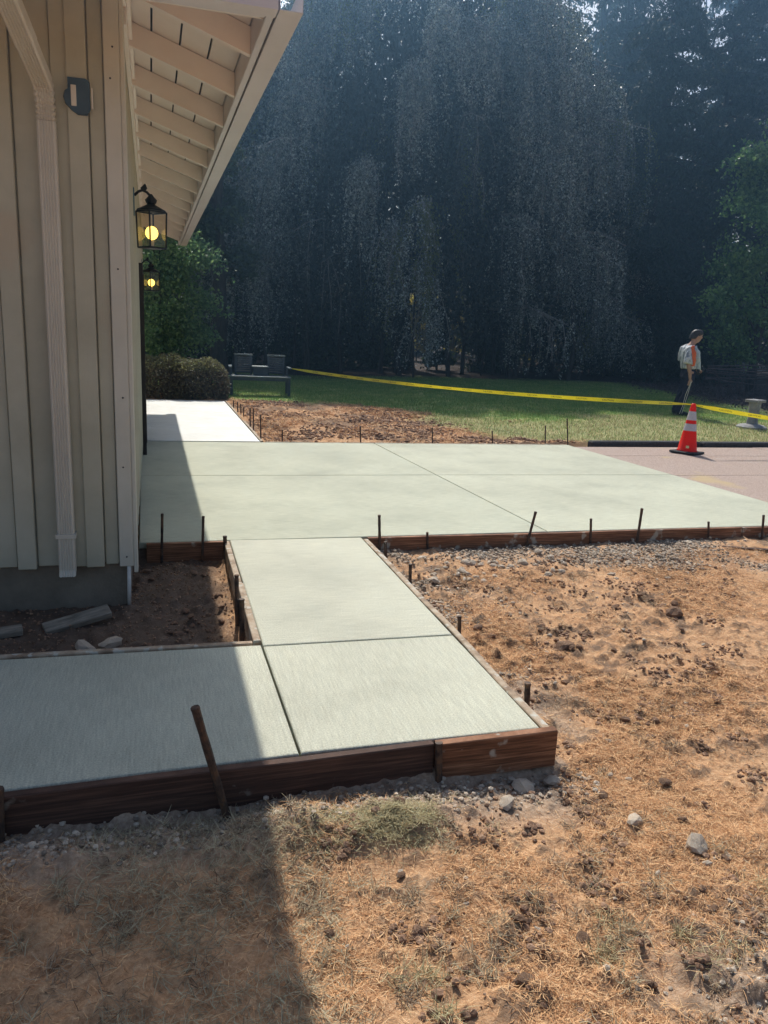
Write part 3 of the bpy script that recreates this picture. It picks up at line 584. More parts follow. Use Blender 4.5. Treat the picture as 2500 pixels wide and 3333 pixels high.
# ---------------------------------------------------------------- wall lanterns
def lantern(loc, label):
    r = empty('wall_lantern', loc, label=label, cat='lantern', group='lit lanterns on the side wall')
    ro = empty('housing', (0, 0, 0), PI / 4 - .12); ro.parent = r
    w_, h_ = .086, .14
    f = MB()
    for sx in (-1, 1):
        for sy in (-1, 1): f.tube([(sx * w_ * .92, sy * w_ * .92, -h_), (sx * w_, sy * w_, h_)], .007, 4)
    for z, s in ((-h_, .92), (h_, 1.0)):
        q = w_ * s
        for a_, b_ in (((-q, -q), (q, -q)), ((q, -q), (q, q)), ((q, q), (-q, q)), ((-q, q), (-q, -q))): f.tube([(*a_, z), (*b_, z)], .008, 4)
    f.box((-.08, -.08, -h_ - .008), (.08, .08, -h_ + .002)); f.build('frame', M['iron'], ro)
    gl = MB(); q = w_ * .95
    for a_, b_ in (((-q, -q), (q, -q)), ((q, -q), (q, q)), ((q, q), (-q, q)), ((-q, q), (-q, -q))):
        gl.v += [(*a_, -h_ + .01), (*b_, -h_ + .01), (*b_, h_ - .01), (*a_, h_ - .01)]; k_ = len(gl.v); gl.f.append((k_ - 4, k_ - 3, k_ - 2, k_ - 1)); gl.mi.append(0)
    gl.build('glass', M['glass'], ro)
    c = MB(); c.rings([((0, 0, h_ + .008), .118, .118), ((0, 0, h_ + .02), .112, .112), ((0, 0, h_ + .045), .06, .06), ((0, 0, h_ + .06), .03, .03), ((0, 0, h_ + .075), .042, .042), ((0, 0, h_ + .095), .048, .048), ((0, 0, h_ + .115), .028, .028), ((0, 0, h_ + .14), .008, .008)], 8)
    c.build('cap', M['iron'], r)
    MB().rings([((0, 0, -h_ + .004), .018, .018), ((0, 0, -h_ + .06), .018, .018)], 10).build('socket', M['cream'], r)
    bb = MB(); bb.rings([((0, 0, -h_ + .062 + .055 * (1 - math.cos(PI * i / 8))), max(.002, .052 * math.sin(PI * i / 8)), max(.002, .052 * math.sin(PI * i / 8))) for i in range(9)], 14)
    bb.build('bulb', M['bulb'], r, smooth=True)
    br = MB(); pts = [(0, 0, h_ + .12)] + [(-.13 * t, 0, h_ + .12 + .045 * math.sin(PI * t)) for t in (.25, .5, .75, 1)]
    br.tube(pts, .011, 6); br.rings([((-.055, 0, h_ + .155), .006, .006), ((-.055, 0, h_ + .18), .028, .016), ((-.045, 0, h_ + .215), .004, .004)], 6)
    br.build('arm', M['iron'], r)
    MB().box((-.155, -.045, h_ - .04), (-.13, .045, h_ + .18), c=.008).build('back_plate', M['lamp_copper'], r)
    return r
lantern((.025, 7.15, 2.255), 'nearer lit lantern with yellow bulb, bracketed under the eave by the corner')
lantern((.025, 13.2, 2.10), 'smaller farther lit lantern, seen below the nearer one along the wall')

# ---------------------------------------------------------------- timber and lumps in the house bed
def plank(name, a, b, w_, th, m, label, cat, tilt=.0):
    a = Vector(a); b = Vector(b); d = b - a; L = d.length
    rot = d.to_track_quat('X', 'Z').to_matrix().to_4x4() @ Matrix.Rotation(tilt, 4, 'X')
    mb = MB(); mb.box((0, -w_ / 2, -th / 2), (L, w_ / 2, th / 2), c=.004); o = mb.build(name, m, label=label, cat=cat); o.matrix_world = Matrix.Translation(a) @ rot; return o
plank('timber_offcut', (-.60, 4.42, -.155), (-.26, 4.53, -.10), .085, .04, M['grey_timber'], 'grey timber offcut lying by the house foundation', 'offcut', .35)
plank('timber_offcut', (-1.0, 4.30, -.13), (-.70, 4.37, -.125), .07, .035, M['grey_timber'], 'grey timber offcut lying at the left picture edge by the foundation', 'offcut', .2)
plank('timber_lath', (4.50, 5.24, -.088), (5.3, 4.85, -.075), .045, .022, M['form_wood'], 'thin brown lath lying on the gravel at the right', 'lath')
# ---------------------------------------------------------------- stones and clods
def stone_mesh(seed, sub, flat, m, rough=.35, name='stone'):
    bm = bmesh.new(); bmesh.ops.create_icosphere(bm, subdivisions=sub, radius=1); rr = random.Random(seed)
    ph = [Vector((rr.uniform(-1, 1), rr.uniform(-1, 1), rr.uniform(-1, 1))).normalized() for _ in range(9)]; am = [rr.uniform(.1, 1) for _ in range(9)]
    for v in bm.verts:
        d = v.co.normalized(); s = 1.25
        for p_, a_ in zip(ph, am):
            q_ = d.dot(p_)
            if q_ > .2: s = min(s, (.62 + .38 * a_) / q_)     # broken flat faces
        s += rr.uniform(-rough, rough) * .16
        v.co = Vector((d.x * s * 1.15, d.y * s * .9, d.z * s * flat))
    me = bpy.data.meshes.new(name); bm.to_mesh(me); bm.free(); me.materials.append(m); return me
SM = [stone_mesh(i, 2, .62, M['stone'], .5) for i in range(5)]; CM = [stone_mesh(20 + i, 2, .6, M['clod'], .7, 'clod') for i in range(5)]
SM1 = [stone_mesh(i, 1, .62, M['stone'], .5) for i in range(5)]
def put(name, me, x, y, s, label, cat, group=None, sink=.25):
    return shared(name, me, None, (x, y, float(ground_h(x, y)) + s * (.6 - sink)), (random.uniform(-.3, .3), random.uniform(-.3, .3), random.uniform(0, 6.3)), (s * random.uniform(.85, 1.2), s, s * random.uniform(.8, 1.1)), label=label, cat=cat, group=group)
put('stone', SM[0], 1.22, 2.33, .034, 'tan stone on the soil in front of the board corner, casting a dark shadow', 'stone')
put('stone', SM[1], 1.63, 2.13, .036, 'white grey stone lying alone on the straw right of the front board', 'stone')
put('stone', SM[2], 1.73, 1.93, .04, 'yellowish stone with a broken top near the lower right', 'stone')
put('stone', SM[3], 1.36, 2.46, .044, 'large pale stone at the foot of the front right board corner', 'stone')
put('stone', SM[4], 1.50, 2.50, .035, 'stone tucked beside the end of the front board', 'stone')
put('concrete_lump', SM[2], -.37, 4.12, .06, 'rough concrete lump standing in the house bed, left of the pair', 'lump')
put('concrete_lump', SM[0], -.24, 4.12, .06, 'rough concrete lump lying in the house bed, right of the pair', 'lump')
put('clod', CM[0], 2.14, 3.6, .05, 'dark earth clod alone on bare soil level with the path cross joint', 'clod')
put('clod', CM[1], 3.1, 3.95, .055, 'dark rooted clod on bare soil out in the middle right', 'clod')
for i in range(48):
    x = random.uniform(1.75, 3.0); y = random.uniform(4.75, 5.35)
    put('stone', random.choice(SM), x, y, random.uniform(.016, .036), 'grey stone in the gravel heap below the driveway board', 'stone', 'stones in the gravel heap', .42)
for i in range(55):
    x = random.uniform(3.0, 5.6); y = random.uniform(4.6, 5.42)
    put('stone', random.choice(SM1), x, y, random.uniform(.012, .03), 'small stone scattered on the gravel strip by the right driveway board', 'stone', 'stones along the right driveway board', .4)
for i in range(60):
    y = random.uniform(1.35, 4.5); x = random.uniform(.45 + .1 * (y > 2.5), .5 + y * .72)
    if y > 2.4 and x < 1.65: continue
    put('stone', random.choice(SM1), x, y, random.uniform(.007, .016), 'little pale stone lying loose on the sunny brown soil', 'stone', 'loose stones on the sunny soil')
for i in range(90):
    y = random.uniform(1.35, 5.0); x = random.uniform(.45, .5 + y * .72)
    if y > 2.35 and x < 1.68: continue
    put('clod', random.choice(CM), x, y, random.uniform(.008, .026), 'small earth clod on the sunny brown soil', 'clod', 'earth clods on the sunny soil', .1)
for i in range(26):
    y = random.uniform(3.8, 5.4); x = random.uniform(-.15, .42)
    put('clod', random.choice(CM), x, y, random.uniform(.01, .026), 'small clod in the bed between house and path', 'clod', 'clods in the house bed', .1)
for i in range(40):
    x = random.uniform(1.7, 5.4); y = random.uniform(10.8, 15)
    put('clod', random.choice(CM), x, y, random.uniform(.012, .035), 'clod on the raked soil beyond the driveway', 'clod', 'clods beyond the driveway', .2)
# gravel too small to pick apart
def gravel_stuff(N, fn, smin, smax, label, m=None, name='gravel'):
    P = []
    while len(P) < N:
        x, y = fn(); P.append((x, y))
    P = np.array(P); z = ground_h(P[:, 0], P[:, 1])
    s = RNG.uniform(smin, smax, len(P)) * RNG.uniform(.6, 1.3, len(P))
    bmi = bmesh.new(); bmesh.ops.create_icosphere(bmi, subdivisions=1, radius=1); bmi.verts.index_update()
    base = np.array([v.co[:] for v in bmi.verts]) * (1, 1, .7); F0 = np.array([[v.index for v in f.verts] for f in bmi.faces]); bmi.free(); nv = len(base)
    J = base[None] * RNG.uniform(.7, 1.25, (len(P), nv, 3)); an = RNG.uniform(0, 6.3, len(P)); ca, sa = np.cos(an)[:, None], np.sin(an)[:, None]
    X_ = J[..., 0] * ca - J[..., 1] * sa; Y_ = J[..., 0] * sa + J[..., 1] * ca
    V = np.stack([X_ * s[:, None] + P[:, :1], Y_ * s[:, None] + P[:, 1:2], J[..., 2] * s[:, None] + (z + s * .25)[:, None]], -1)
    F = (F0[None] + (np.arange(len(P)) * nv)[:, None, None]).reshape(-1, 3)
    return np_obj(name, V.reshape(-1, 3), F, m or M['stone'], label=label, cat=name.replace('_', ' '), kind='stuff')
def gr1():
    while True:
        x, y = random.uniform(1.55, 5.9), random.uniform(3.3, 5.5)
        if random.random() < float(gravel_f(x, y)) ** 1.5: return x, y
gravel_stuff(7000, gr1, .004, .013, 'grey crushed gravel along the near driveway board')
def gr2():
    while True:
        x, y = random.uniform(-1, 1.65), random.gauss(2.44, .06)
        if y < 2.545: return x, y
gravel_stuff(1700, gr2, .004, .012, 'fine gravel along the foot of the front path board')
def gr3():
    x, y = random.gauss(1.75, .22), random.gauss(1.40, .13); return x, max(1.15, y)
gravel_stuff(480, gr3, .004, .011, 'pale pebbles among dry grass at the lower right')
gravel_stuff(2500, lambda: (random.uniform(-1, .46), random.uniform(3.75, 5.55)), .003, .009, 'crumbs of earth and grit in the house bed', M['clod'], 'soil_crumbs')
# ---------------------------------------------------------------- dry straw and grass
def blades(name, P, L, Wd, lift, m, label, cat='dry grass', bend=.4, vertical=False):
    n = len(P); z = ground_h(P[:, 0], P[:, 1]); a = RNG.uniform(0, 2 * PI, n)
    el = np.abs(RNG.normal(0, lift, n)) if not vertical else RNG.uniform(.7, 1.5, n)
    d = np.stack([np.cos(a) * np.cos(el), np.sin(a) * np.cos(el), np.sin(el)], -1)
    side = unit(np.cross(d, np.array([0, 0, 1.]) + RNG.normal(0, .3, (n, 3)))); L_ = (L * RNG.uniform(.4, 1.5, n))[:, None]; w_ = (Wd * RNG.uniform(.6, 1.3, n))[:, None]
    p0 = np.stack([P[:, 0], P[:, 1], z + RNG.uniform(.0, .006, n)], -1)
    curl = unit(RNG.normal(size=(n, 3)) + (np.array([0, 0, -.9]) if vertical else np.array([0, 0, -.1]))) * L_ * bend * .5
    p1 = p0 + d * L_ * .5; p2 = p0 + d * L_ + curl
    if not vertical: p2[:, 2] = np.maximum(p2[:, 2], z - .002)
    V = np.stack([p0 - side * w_ / 2, p0 + side * w_ / 2, p1 + side * w_ / 2, p1 - side * w_ / 2, p2 + side * w_ * .2, p2 - side * w_ * .2], 1).reshape(-1, 3)
    b_ = (np.arange(n) * 6)[:, None]; F = np.stack([b_ + [0, 1, 2, 3], b_ + [3, 2, 4, 5]], 1).reshape(-1, 4)
    return np_obj(name, V, F, m, label=label, cat=cat, kind='stuff')
def scatter(N, x0, x1, y0, y1, dens, far=0):
    out_ = np.empty((0, 2))
    while len(out_) < N:
        q = np.stack([RNG.uniform(x0, x1, N * 2), RNG.uniform(y0, y1, N * 2)], -1)
        keep = RNG.random(len(q)) < dens(q[:, 0], q[:, 1]); out_ = np.concatenate([out_, q[keep]])
    return out_[:N]
def open_soil(x, y):
    blocked = (y > 2.53) & (x < 1.56)
    return np.where(blocked, 0, 1.0)
near_w = lambda x, y: open_soil(x, y) * np.clip(1.6 - (y - 1.2) * .42, .1, 1) * (x < .62 + y * .74) * (1 - .85 * gravel_f(x, y)) * np.clip(.55 + 2.8 * fbm(x, y, 1.7, 4, 30), .05, 1)
blades('straw', scatter(88000, -.9, 4.6, 1.15, 4.9, near_w), .030, .0015, .13, M['straw'], 'brown dry straw strewn over the sunny soil')
blades('dry_grass', scatter(13000, -1.0, .5, 1.1, 2.5, lambda x, y: open_soil(x, y) * np.clip(.35 + 2.2 * fbm(x, y, 3, 3, 31), 0, 1)), .045, .0018, .3, M['drygrass'], 'matted pale dry grass on the shaded ground at lower left')
def tufts(N, per, x0, x1, y0, y1, dens, r):
    c = scatter(N, x0, x1, y0, y1, dens); k = RNG.integers(0, N, N * per); return c[k] + RNG.normal(0, r, (N * per, 2)) * RNG.uniform(.4, 1.2, (N, 1))[k]
blades('dry_grass', tufts(70, 45, -.6, 2.2, 1.15, 2.25, open_soil, .03), .045, .0018, .45, M['drygrass'], 'upright tufts of dry grass standing on the near ground', vertical=False)
pm = np.stack([RNG.normal(.78, .16, 8000), RNG.normal(2.27, .055, 8000)], -1); pm = pm[RNG.random(8000) < np.clip(.55 + 3 * fbm(pm[:, 0], pm[:, 1], 7, 3, 50), 0, 1)]; pm = pm[open_soil(*pm.T) > 0]
blades('dry_grass', pm, .028, .0017, .2, M['greenish'], 'greenish yellow clump of pulled turf by the front board')
blades('dry_grass', tufts(16, 70, .55, 2.0, 1.2, 1.75, open_soil, .03), .045, .0018, .45, M['greenish'], 'yellow green grass clumps on the sunny near soil')
blades('torn_roots', tufts(130, 60, .4, 4.4, 1.2, 4.9, lambda x, y: open_soil(x, y) * (x < .62 + y * .74) * np.clip(.5 + 3 * fbm(x, y, 1.1, 3, 40), .02, 1), .024), .030, .0020, .38, M['roots'], 'dark torn turf and roots lying in patches on the soil')
blades('torn_roots', tufts(60, 60, -.9, .4, 1.2, 2.4, open_soil, .03), .035, .0018, .35, M['roots'], 'dark torn turf lying on the shaded soil at lower left')
cl = tufts(150, 22, .5, 4.6, 1.25, 5.1, lambda x, y: open_soil(x, y) * (x < .62 + y * .74), .045); cl = cl[open_soil(*cl.T) > 0]; it = iter(cl.tolist())
gravel_stuff(len(cl), lambda: next(it), .004, .014, 'crumbled soil in small heaps on the open ground', M['clod'], 'soil_crumbs')
blades('straw', scatter(16000, 1.5, 7, 10.5, 16.8, lambda x, y: soil_zone(x, y) * np.clip(.5 + 2.5 * fbm(x, y, 1.2, 3, 61), .03, 1)), .09, .008, .2, M['straw'], 'straw and dead grass on the raked soil beyond the driveway')
cf = scatter(5000, 1.5, 7, 10.5, 16.8, lambda x, y: soil_zone(x, y) * np.clip(.3 + 3 * fbm(x, y, 1.6, 3, 62), .02, 1)); itf = iter(cf.tolist())
gravel_stuff(len(cf), lambda: next(itf), .008, .03, 'crumbled soil on the raked strip beyond the driveway', M['clod'], 'soil_crumbs')
blades('straw', scatter(42000, 1.5, 5.6, 2.5, 5.2, lambda x, y: open_soil(x, y) * (x < .62 + y * .9) * (1 - .8 * gravel_f(x, y)) * np.clip(.5 + 2.8 * fbm(x, y, 1.7, 4, 30), .04, 1)), .034, .0022, .13, M['straw'], 'brown dry straw on the soil right of the path')
# lawn beyond the driveway
def lawn_d(x, y): return (1 - soil_zone(x, y)) * (y > 10.45) * np.clip(2.0 - (y - 10) * .1, .25, 1) * ((y > 10.5 + .0 * x)) * ~((x < 1.5) & (y < 16.2)) * (x < 1.5 + y * .92) * (1 - sst(12.4, 14.0, x - (y - 15) * .25) * (y > 13.6)) * ~((y < 10.42) & (x > 6))
P = scatter(120000, 1.4, 22, 10.45, 24.5, lawn_d)
n = len(P); z = ground_h(P[:, 0], P[:, 1]); a = RNG.uniform(0, 2 * PI, n); h = RNG.uniform(.02, .06, n); sd_ = np.stack([np.cos(a), np.sin(a)], -1) * .005
tip = RNG.normal(0, .02, (n, 2))
V = np.empty((n, 3, 3)); V[:, 0, :2] = P - sd_; V[:, 1, :2] = P + sd_; V[:, 2, :2] = P + tip; V[:, 0, 2] = V[:, 1, 2] = z - .004; V[:, 2, 2] = z + h
np_obj('lawn_grass', V.reshape(-1, 3), np.arange(n * 3).reshape(n, 3), [M['lawn'], M['greenish']], mi=(RNG.random(n) < dry_f(P[:, 0], P[:, 1])), label='short green and yellowing lawn grass beyond the driveway', cat='grass', kind='stuff')
# leaf litter on the shaded bed at the right
P = scatter(5000, 11, 22, 13.6, 26, lambda x, y: sst(12.4, 14.2, x - (y - 15) * .25)); V, F = leaf_geo(np.stack([P[:, 0], P[:, 1], ground_h(P[:, 0], P[:, 1]) + .012], -1), .07, .05, 0)
V[:, 2] = np.maximum(V[:, 2], 0.0); np_obj('leaf_litter', V, F, M['brush'], label='brown leaf litter on the shaded bed at the right', cat='leaf litter', kind='stuff')

# ---------------------------------------------------------------- trees
def trunk_mb(base, h, r, lean=(0, 0), n=10, seed=0, top=.25):
    rr = random.Random(seed); pts = []; rad = []
    for i in range(9):
        t = i / 8; pts.append((base[0] + lean[0] * t + rr.uniform(-1, 1) * r * .3 * (i > 0), base[1] + lean[1] * t + rr.uniform(-1, 1) * r * .3 * (i > 0), base[2] - .2 + (h + .2) * t)); rad.append(r * ((1.35 if i == 0 else 1) * (1 - t) + top * t))
    mb = MB(); mb.tube(pts, rad, n); return mb, pts
def weeping_tree():
    t = empty('weeping_tree', (9.6, 31, 0), label='huge dark weeping tree with long hanging leafy strands behind the lawn', cat='tree')
    cx, cy, RX, RY, H = 9.6, 31.0, 8.6, 7.4, 16.5
    rng = np.random.default_rng(3); rr = random.Random(3)
    tm, tp = trunk_mb((0, 0, 0), 11, .55, seed=4); tm.build('trunk', M['bark'], t, smooth=True)
    # hanging stems that reach the ground under the skirt
    sk = MB()
    for k in range(40):
        a = rr.uniform(PI, 2 * PI); q = rr.uniform(.55, .98); x0, y0 = RX * q * math.cos(a), RY * q * math.sin(a); r0 = rr.uniform(.03, .11)
        sk.tube([(x0, y0, -.1), (x0 + rr.uniform(-.2, .2), y0 + .1, 1.2), (x0 + rr.uniform(-.5, .5), y0 + .8, 3.5)], [r0, r0 * .8, r0 * .6], 6)
    sk.build('stems', M['bark'], t)
    tw = MB(); LP = []; GP = []; DP = []
    nb = 215
    for b in range(nb):
        # bough: leaves the trunk, arches out and droops
        a = rr.uniform(PI * .93, PI * 2.07) if b < nb * .86 else rr.uniform(0, 2 * PI)
        e = (b * .618) % 1; zt = 2.6 + e * 13.2                       # height of the arch top
        prof = math.sqrt(max(.02, 1 - ((zt - 2.0) / 14.6) ** 3)); q = prof * rr.uniform(.66, 1.10)
        xo, yo = RX * q * math.cos(a), RY * q * math.sin(a)
        hero = b % 2 == 0 and b < nb * .86
        if hero: q = prof * rr.uniform(.98, 1.16); zt *= .93; xo, yo = RX * q * math.cos(a), RY * q * math.sin(a)
        n_ = 9; pts = []
        for i in range(n_):
            s = i / (n_ - 1); k = s ** .8
            pts.append(np.array([xo * k + rr.uniform(-.12, .12), yo * k + rr.uniform(-.12, .12), zt * (.75 + .25 * math.sin(min(1, s * 1.25) * PI / 2)) - (max(0, s - .7) * 3.0) ** 2 * .7 + rr.uniform(-.08, .08)]))
        tw.tube(pts[4:], np.linspace(.055, .02, n_ - 4) if hero else np.linspace(.035, .012, n_ - 4), 5)
        outd = np.array([math.cos(a), math.sin(a), 0])
        green = rr.random() < .16
        ns = rr.randint(40, 64) if hero else rr.randint(24, 40)
        for s_ in range(ns):
            k = rr.uniform(.70 if hero else .55, 1.0); i = min(n_ - 2, int(k * (n_ - 1))); f = k * (n_ - 1) - i
            p = pts[i] * (1 - f) + pts[i + 1] * f + rng.normal(0, .17 if hero else .2, 3) * np.array([1, 1, .5])
            L = rr.uniform(.8, 3.4) * (.6 + .5 * prof); L = min(L, p[2] - rr.uniform(.15, .9))
            if L < .4: continue
            m_ = max(4, int(L / .30)); d = outd * rr.uniform(.1, .5) + rng.normal(0, .25, 3); d[2] = rr.uniform(-.2, .3); q_ = [p]
            for i2 in range(m_):
                d = d * .62 + np.array([0, 0, -1]) * .4 + rng.normal(0, .10, 3); d /= np.linalg.norm(d); q_.append(q_[-1] + d * L / m_)
            q_ = np.array(q_)
            if rr.random() < .16: tw.tube([tuple(v) for v in q_[::2]], [.012 * (1 - j / len(q_[::2])) + .005 for j in range(len(q_[::2]))], 3, cap=False)
            nl = int(L * (rr.uniform(26, 40) if hero else rr.uniform(14, 26))); tt = rng.uniform(0, m_, nl); ii = np.minimum(tt.astype(int), m_ - 1); ff = (tt - ii)[:, None]
            pl = q_[ii] * (1 - ff) + q_[ii + 1] * ff + rng.normal(0, .055, (nl, 3))
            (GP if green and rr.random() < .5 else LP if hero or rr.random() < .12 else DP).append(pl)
    def open_gaps(p):   # low see-through gaps between the hanging skirts
        X, Y, Z = p[:, 0] + cx, p[:, 1] + cy, p[:, 2]; q = X / Y
        m = ((np.abs(q - .334) < .013) | (np.abs(q - .389) < .010) | (np.abs(q - .516) < .034)) & (Z > .5) & (Z < 2.3 + .5 * np.sin(q * 160))
        return p[~m | (rng.random(len(p)) < .10)]
    LP = open_gaps(np.concatenate(LP)); GP = open_gaps(np.concatenate(GP)); DP = open_gaps(np.concatenate(DP))
    V1, F1 = leaf_geo(LP, .082, .050, .6, rng); V2, F2 = leaf_geo(GP, .085, .052, .6, rng)
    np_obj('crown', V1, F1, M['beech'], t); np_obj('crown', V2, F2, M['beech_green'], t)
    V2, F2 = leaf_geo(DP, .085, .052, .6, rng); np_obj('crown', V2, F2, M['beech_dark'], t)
    # dense inside of the crown, its shade painted into the leaf colour
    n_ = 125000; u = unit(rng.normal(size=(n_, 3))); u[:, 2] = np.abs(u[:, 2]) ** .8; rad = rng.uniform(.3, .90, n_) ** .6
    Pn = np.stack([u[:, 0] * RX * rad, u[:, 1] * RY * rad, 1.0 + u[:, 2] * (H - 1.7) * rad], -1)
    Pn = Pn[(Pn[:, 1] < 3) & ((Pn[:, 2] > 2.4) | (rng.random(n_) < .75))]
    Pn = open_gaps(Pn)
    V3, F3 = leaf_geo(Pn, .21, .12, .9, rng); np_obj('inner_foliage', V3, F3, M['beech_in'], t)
    tw.build('branches', M['beech_twig'], t)
    return len(LP) + len(GP)
N_LEAF = weeping_tree()
def blob_tree(name, base, clumps, nleaf, L, W, m, label, cat='tree', group=None, trunk=None, droop=.2, seed=1, limbs=True, flat=.7):
    """trunk with limbs to leaf clumps; clumps: (dx,dy,z,r)"""
    rng = np.random.default_rng(seed); t = empty(name, base, label=label, cat=cat, group=group)
    if trunk:
        tm, tp = trunk_mb((0, 0, 0), trunk[0], trunk[1], seed=seed)
        if limbs:
            for (x, y, z, r) in clumps:
                k = min(trunk[0] * .9, max(.2, z - r * .8)); q = tp[min(8, max(1, int(k / trunk[0] * 8)))]
                tm.tube([q, ((q[0] + x) / 2, (q[1] + y) / 2, (q[2] + z) / 2 + r * .15), (x, y, z)], [trunk[1] * .35, trunk[1] * .2, trunk[1] * .06], 5)
        tm.build('trunk', M['bark'], t)
    vol = np.array([c[3] ** 2 for c in clumps]); ns = (vol / vol.sum() * nleaf).astype(int); Ps = []
    for (x, y, z, r), k in zip(clumps, ns):
        sub = max(6, int(r * 9)); cc = unit(rng.normal(size=(sub, 3))) * (rng.uniform(.35, 1, (sub, 1)) ** .5) * r * np.array([1, 1, flat]); w_ = rng.integers(0, sub, k)
        p = cc[w_] + rng.normal(0, r * .16 + .05, (k, 3)) * np.array([1.2, 1.2, .7]); p[:, 2] -= (np.hypot(p[:, 0], p[:, 1]) / r) ** 2 * r * .15; Ps.append(p + np.array([x, y, z]))
    P_ = np.concatenate(Ps); P_ = P_[P_[:, 2] > .03]; V, F = leaf_geo(P_, L, W, droop, rng); np_obj('crown', V, F, m, t); return t
def crown_clumps(h, r, z0, n, seed, top=.3):
    rr = random.Random(seed); out_ = []
    for i in range(n):
        f = (i + .5) / n; z = z0 + (h - z0) * f; rr_ = r * (math.sin(PI * min(1, .18 + f * .82)) ** .6 * (1 - f * (1 - top) * .5)); a = i * 2.4 + rr.uniform(-.4, .4); q = rr_ * rr.uniform(.35, .75)
        out_.append((q * math.cos(a), q * math.sin(a), z, max(.5, rr_ * rr.uniform(.42, .62))))
    return out_
def conifer(base, h, r, label, seed, dens=1.0, z0=1.0):
    rng = np.random.default_rng(seed); rr = random.Random(seed); t = empty('conifer_tree', base, label=label, cat='tree')
    tm, tp = trunk_mb((0, 0, 0), h, .24, seed=seed, top=.1); Ps = []
    nb = int(h * 8 * dens)
    for b in range(nb):
        z = z0 + (h - z0) * ((b + rr.random()) / nb); L = r * (1 - (z / h) ** 1.3) * rr.uniform(.6, 1.1) + .3; a = rr.uniform(0, 2 * PI)
        m_ = 7; pts = [(L * s * math.cos(a), L * s * math.sin(a), z - L * .30 * s ** 1.6 + .12 * math.sin(s * PI) + rr.uniform(-.04, .04)) for s in np.linspace(0, 1, m_)]
        tm.tube(pts, np.linspace(.045, .008, m_), 4); pa = np.array(pts)
        k = int(L * 150); s = rng.uniform(.18, 1, k) * (m_ - 1); i = np.minimum(s.astype(int), m_ - 2); f = (s - i)[:, None]; p = pa[i] * (1 - f) + pa[i + 1] * f
        wd = (.10 + .32 * np.sin(np.clip(s / (m_ - 1), 0, 1) * PI))[:, None]; lat = np.array([-math.sin(a), math.cos(a), 0])
        p = p + lat * rng.normal(0, 1, (k, 1)) * wd * .8; p[:, 2] -= np.abs(rng.normal(0, .14, k)); Ps.append(p)
    tm.build('trunk', M['bark'], t); V, F = leaf_geo(np.concatenate(Ps), .19, .07, .7, rng); np_obj('crown', V, F, M['conifer'], t); return t
conifer((18.9, 28.5, 0), 17.5, 4.2, 'dark conifer with drooping boughs between the weeping tree and the green maple', 41, 1.5)
conifer((23.2, 30.5, 0), 19, 4.6, 'tall dark conifer at the upper right above the green maple', 42, 1.1)
conifer((27.8, 34, 0), 22, 4.8, 'tall dark conifer at the right edge of the wood', 43, 1.0)
conifer((22.6, 38, 0), 23, 4.4, 'dark conifer farther back, seen through the gaps at the upper right', 44, .9)
conifer((17.4, 37, 0), 24, 5.0, 'dark conifer standing behind the right shoulder of the weeping tree', 45, 1.0)
# green maple at the right edge, its limbs reaching left
mc = [(-.4, 0, 7.2, 1.1), (.6, .4, 6.6, 1.4), (-.5, -.2, 5.6, 1.1), (.7, 0, 5.0, 1.4), (-.9, .2, 4.3, .95), (.2, .3, 3.7, 1.3), (-1.5, -.1, 3.1, .8), (-.6, 0, 2.6, .9), (.8, 0, 2.4, 1.2), (-1.3, 0, 1.7, .6), (-.4, .2, 1.5, .7), (1.4, 0, 3.6, 1.5), (1.5, .2, 6.5, 1.6), (.6, 0, 8.2, 1.2), (1.6, 0, 9.6, 1.3)]
blob_tree('maple_tree', (18.7, 21.5, 0), mc, 30000, .13, .09, M['maple'], 'bright green maple leaning in at the right picture edge', trunk=(8, .16), droop=.15, seed=51, flat=.55)
# trees and shrubs on the left, behind the clipped shrub
blob_tree('green_shrub', (.25, 20.2, 0), [(0, 0, 3.7, .8), (.3, 0, 3.1, .9), (-.4, 0, 2.9, .9), (.2, -.2, 2.2, 1.0), (-.3, 0, 1.6, .9), (.5, 0, 1.3, .8), (0, 0, .8, .7), (-.5, .1, 4.2, .6)], 16000, .11, .06, M['shrub'], 'tall green shrub close beside the house wall, behind the clipped shrub', 'shrub', trunk=(3, .07), seed=52)
blob_tree('dark_tree', (1.9, 24, 0), crown_clumps(7.4, 1.3, 3.0, 8, 5), 7000, .16, .09, M['wood_leaf'], 'slender dark trunked tree left of the weeping tree', trunk=(7.2, .26), seed=53)
blob_tree('leafy_tree', (2.6, 30, 0), crown_clumps(11, 2.6, 1.0, 14, 6), 15000, .16, .10, M['shrub'], 'leafy green tree glimpsed between the dark trunk and the weeping tree', trunk=(10, .2), seed=54)
blob_tree('leafy_tree', (-1.5, 27, 0), crown_clumps(8.5, 3.0, .8, 12, 7), 15000, .17, .10, M['shrub'], 'green tree rising behind the tall shrub along the house wall', trunk=(7, .2), seed=55)
# the wood behind
k = 0
for (x, y, h, r) in [(-6, 44, 20, 4.5), (-1, 46, 20, 4.2), (5.0, 44, 16, 4.0), (8, 50, 11, 4.5), (12.5, 51, 11, 4.5), (17.5, 52, 13, 5), (0.5, 55, 14, 4.5), (6, 58, 16, 4.5), (28, 57, 30, 5), (30, 52, 29, 5), (36, 50, 28, 5), (41, 52, 29, 5), (27, 44, 26, 4.2), (26.4, 47, 28, 4.2), (14, 60, 18, 5), (-4, 38, 16, 3.4)]:
    k += 1
    blob_tree('woodland_tree', (x, y, 0), crown_clumps(h, r, .6, 16, 60 + k), 7000, .46, .28, M['wood_leaf'], 'dark leafy tree in the wood far behind the lawn', group='trees of the wood behind', trunk=(h * .8, .3), seed=70 + k)
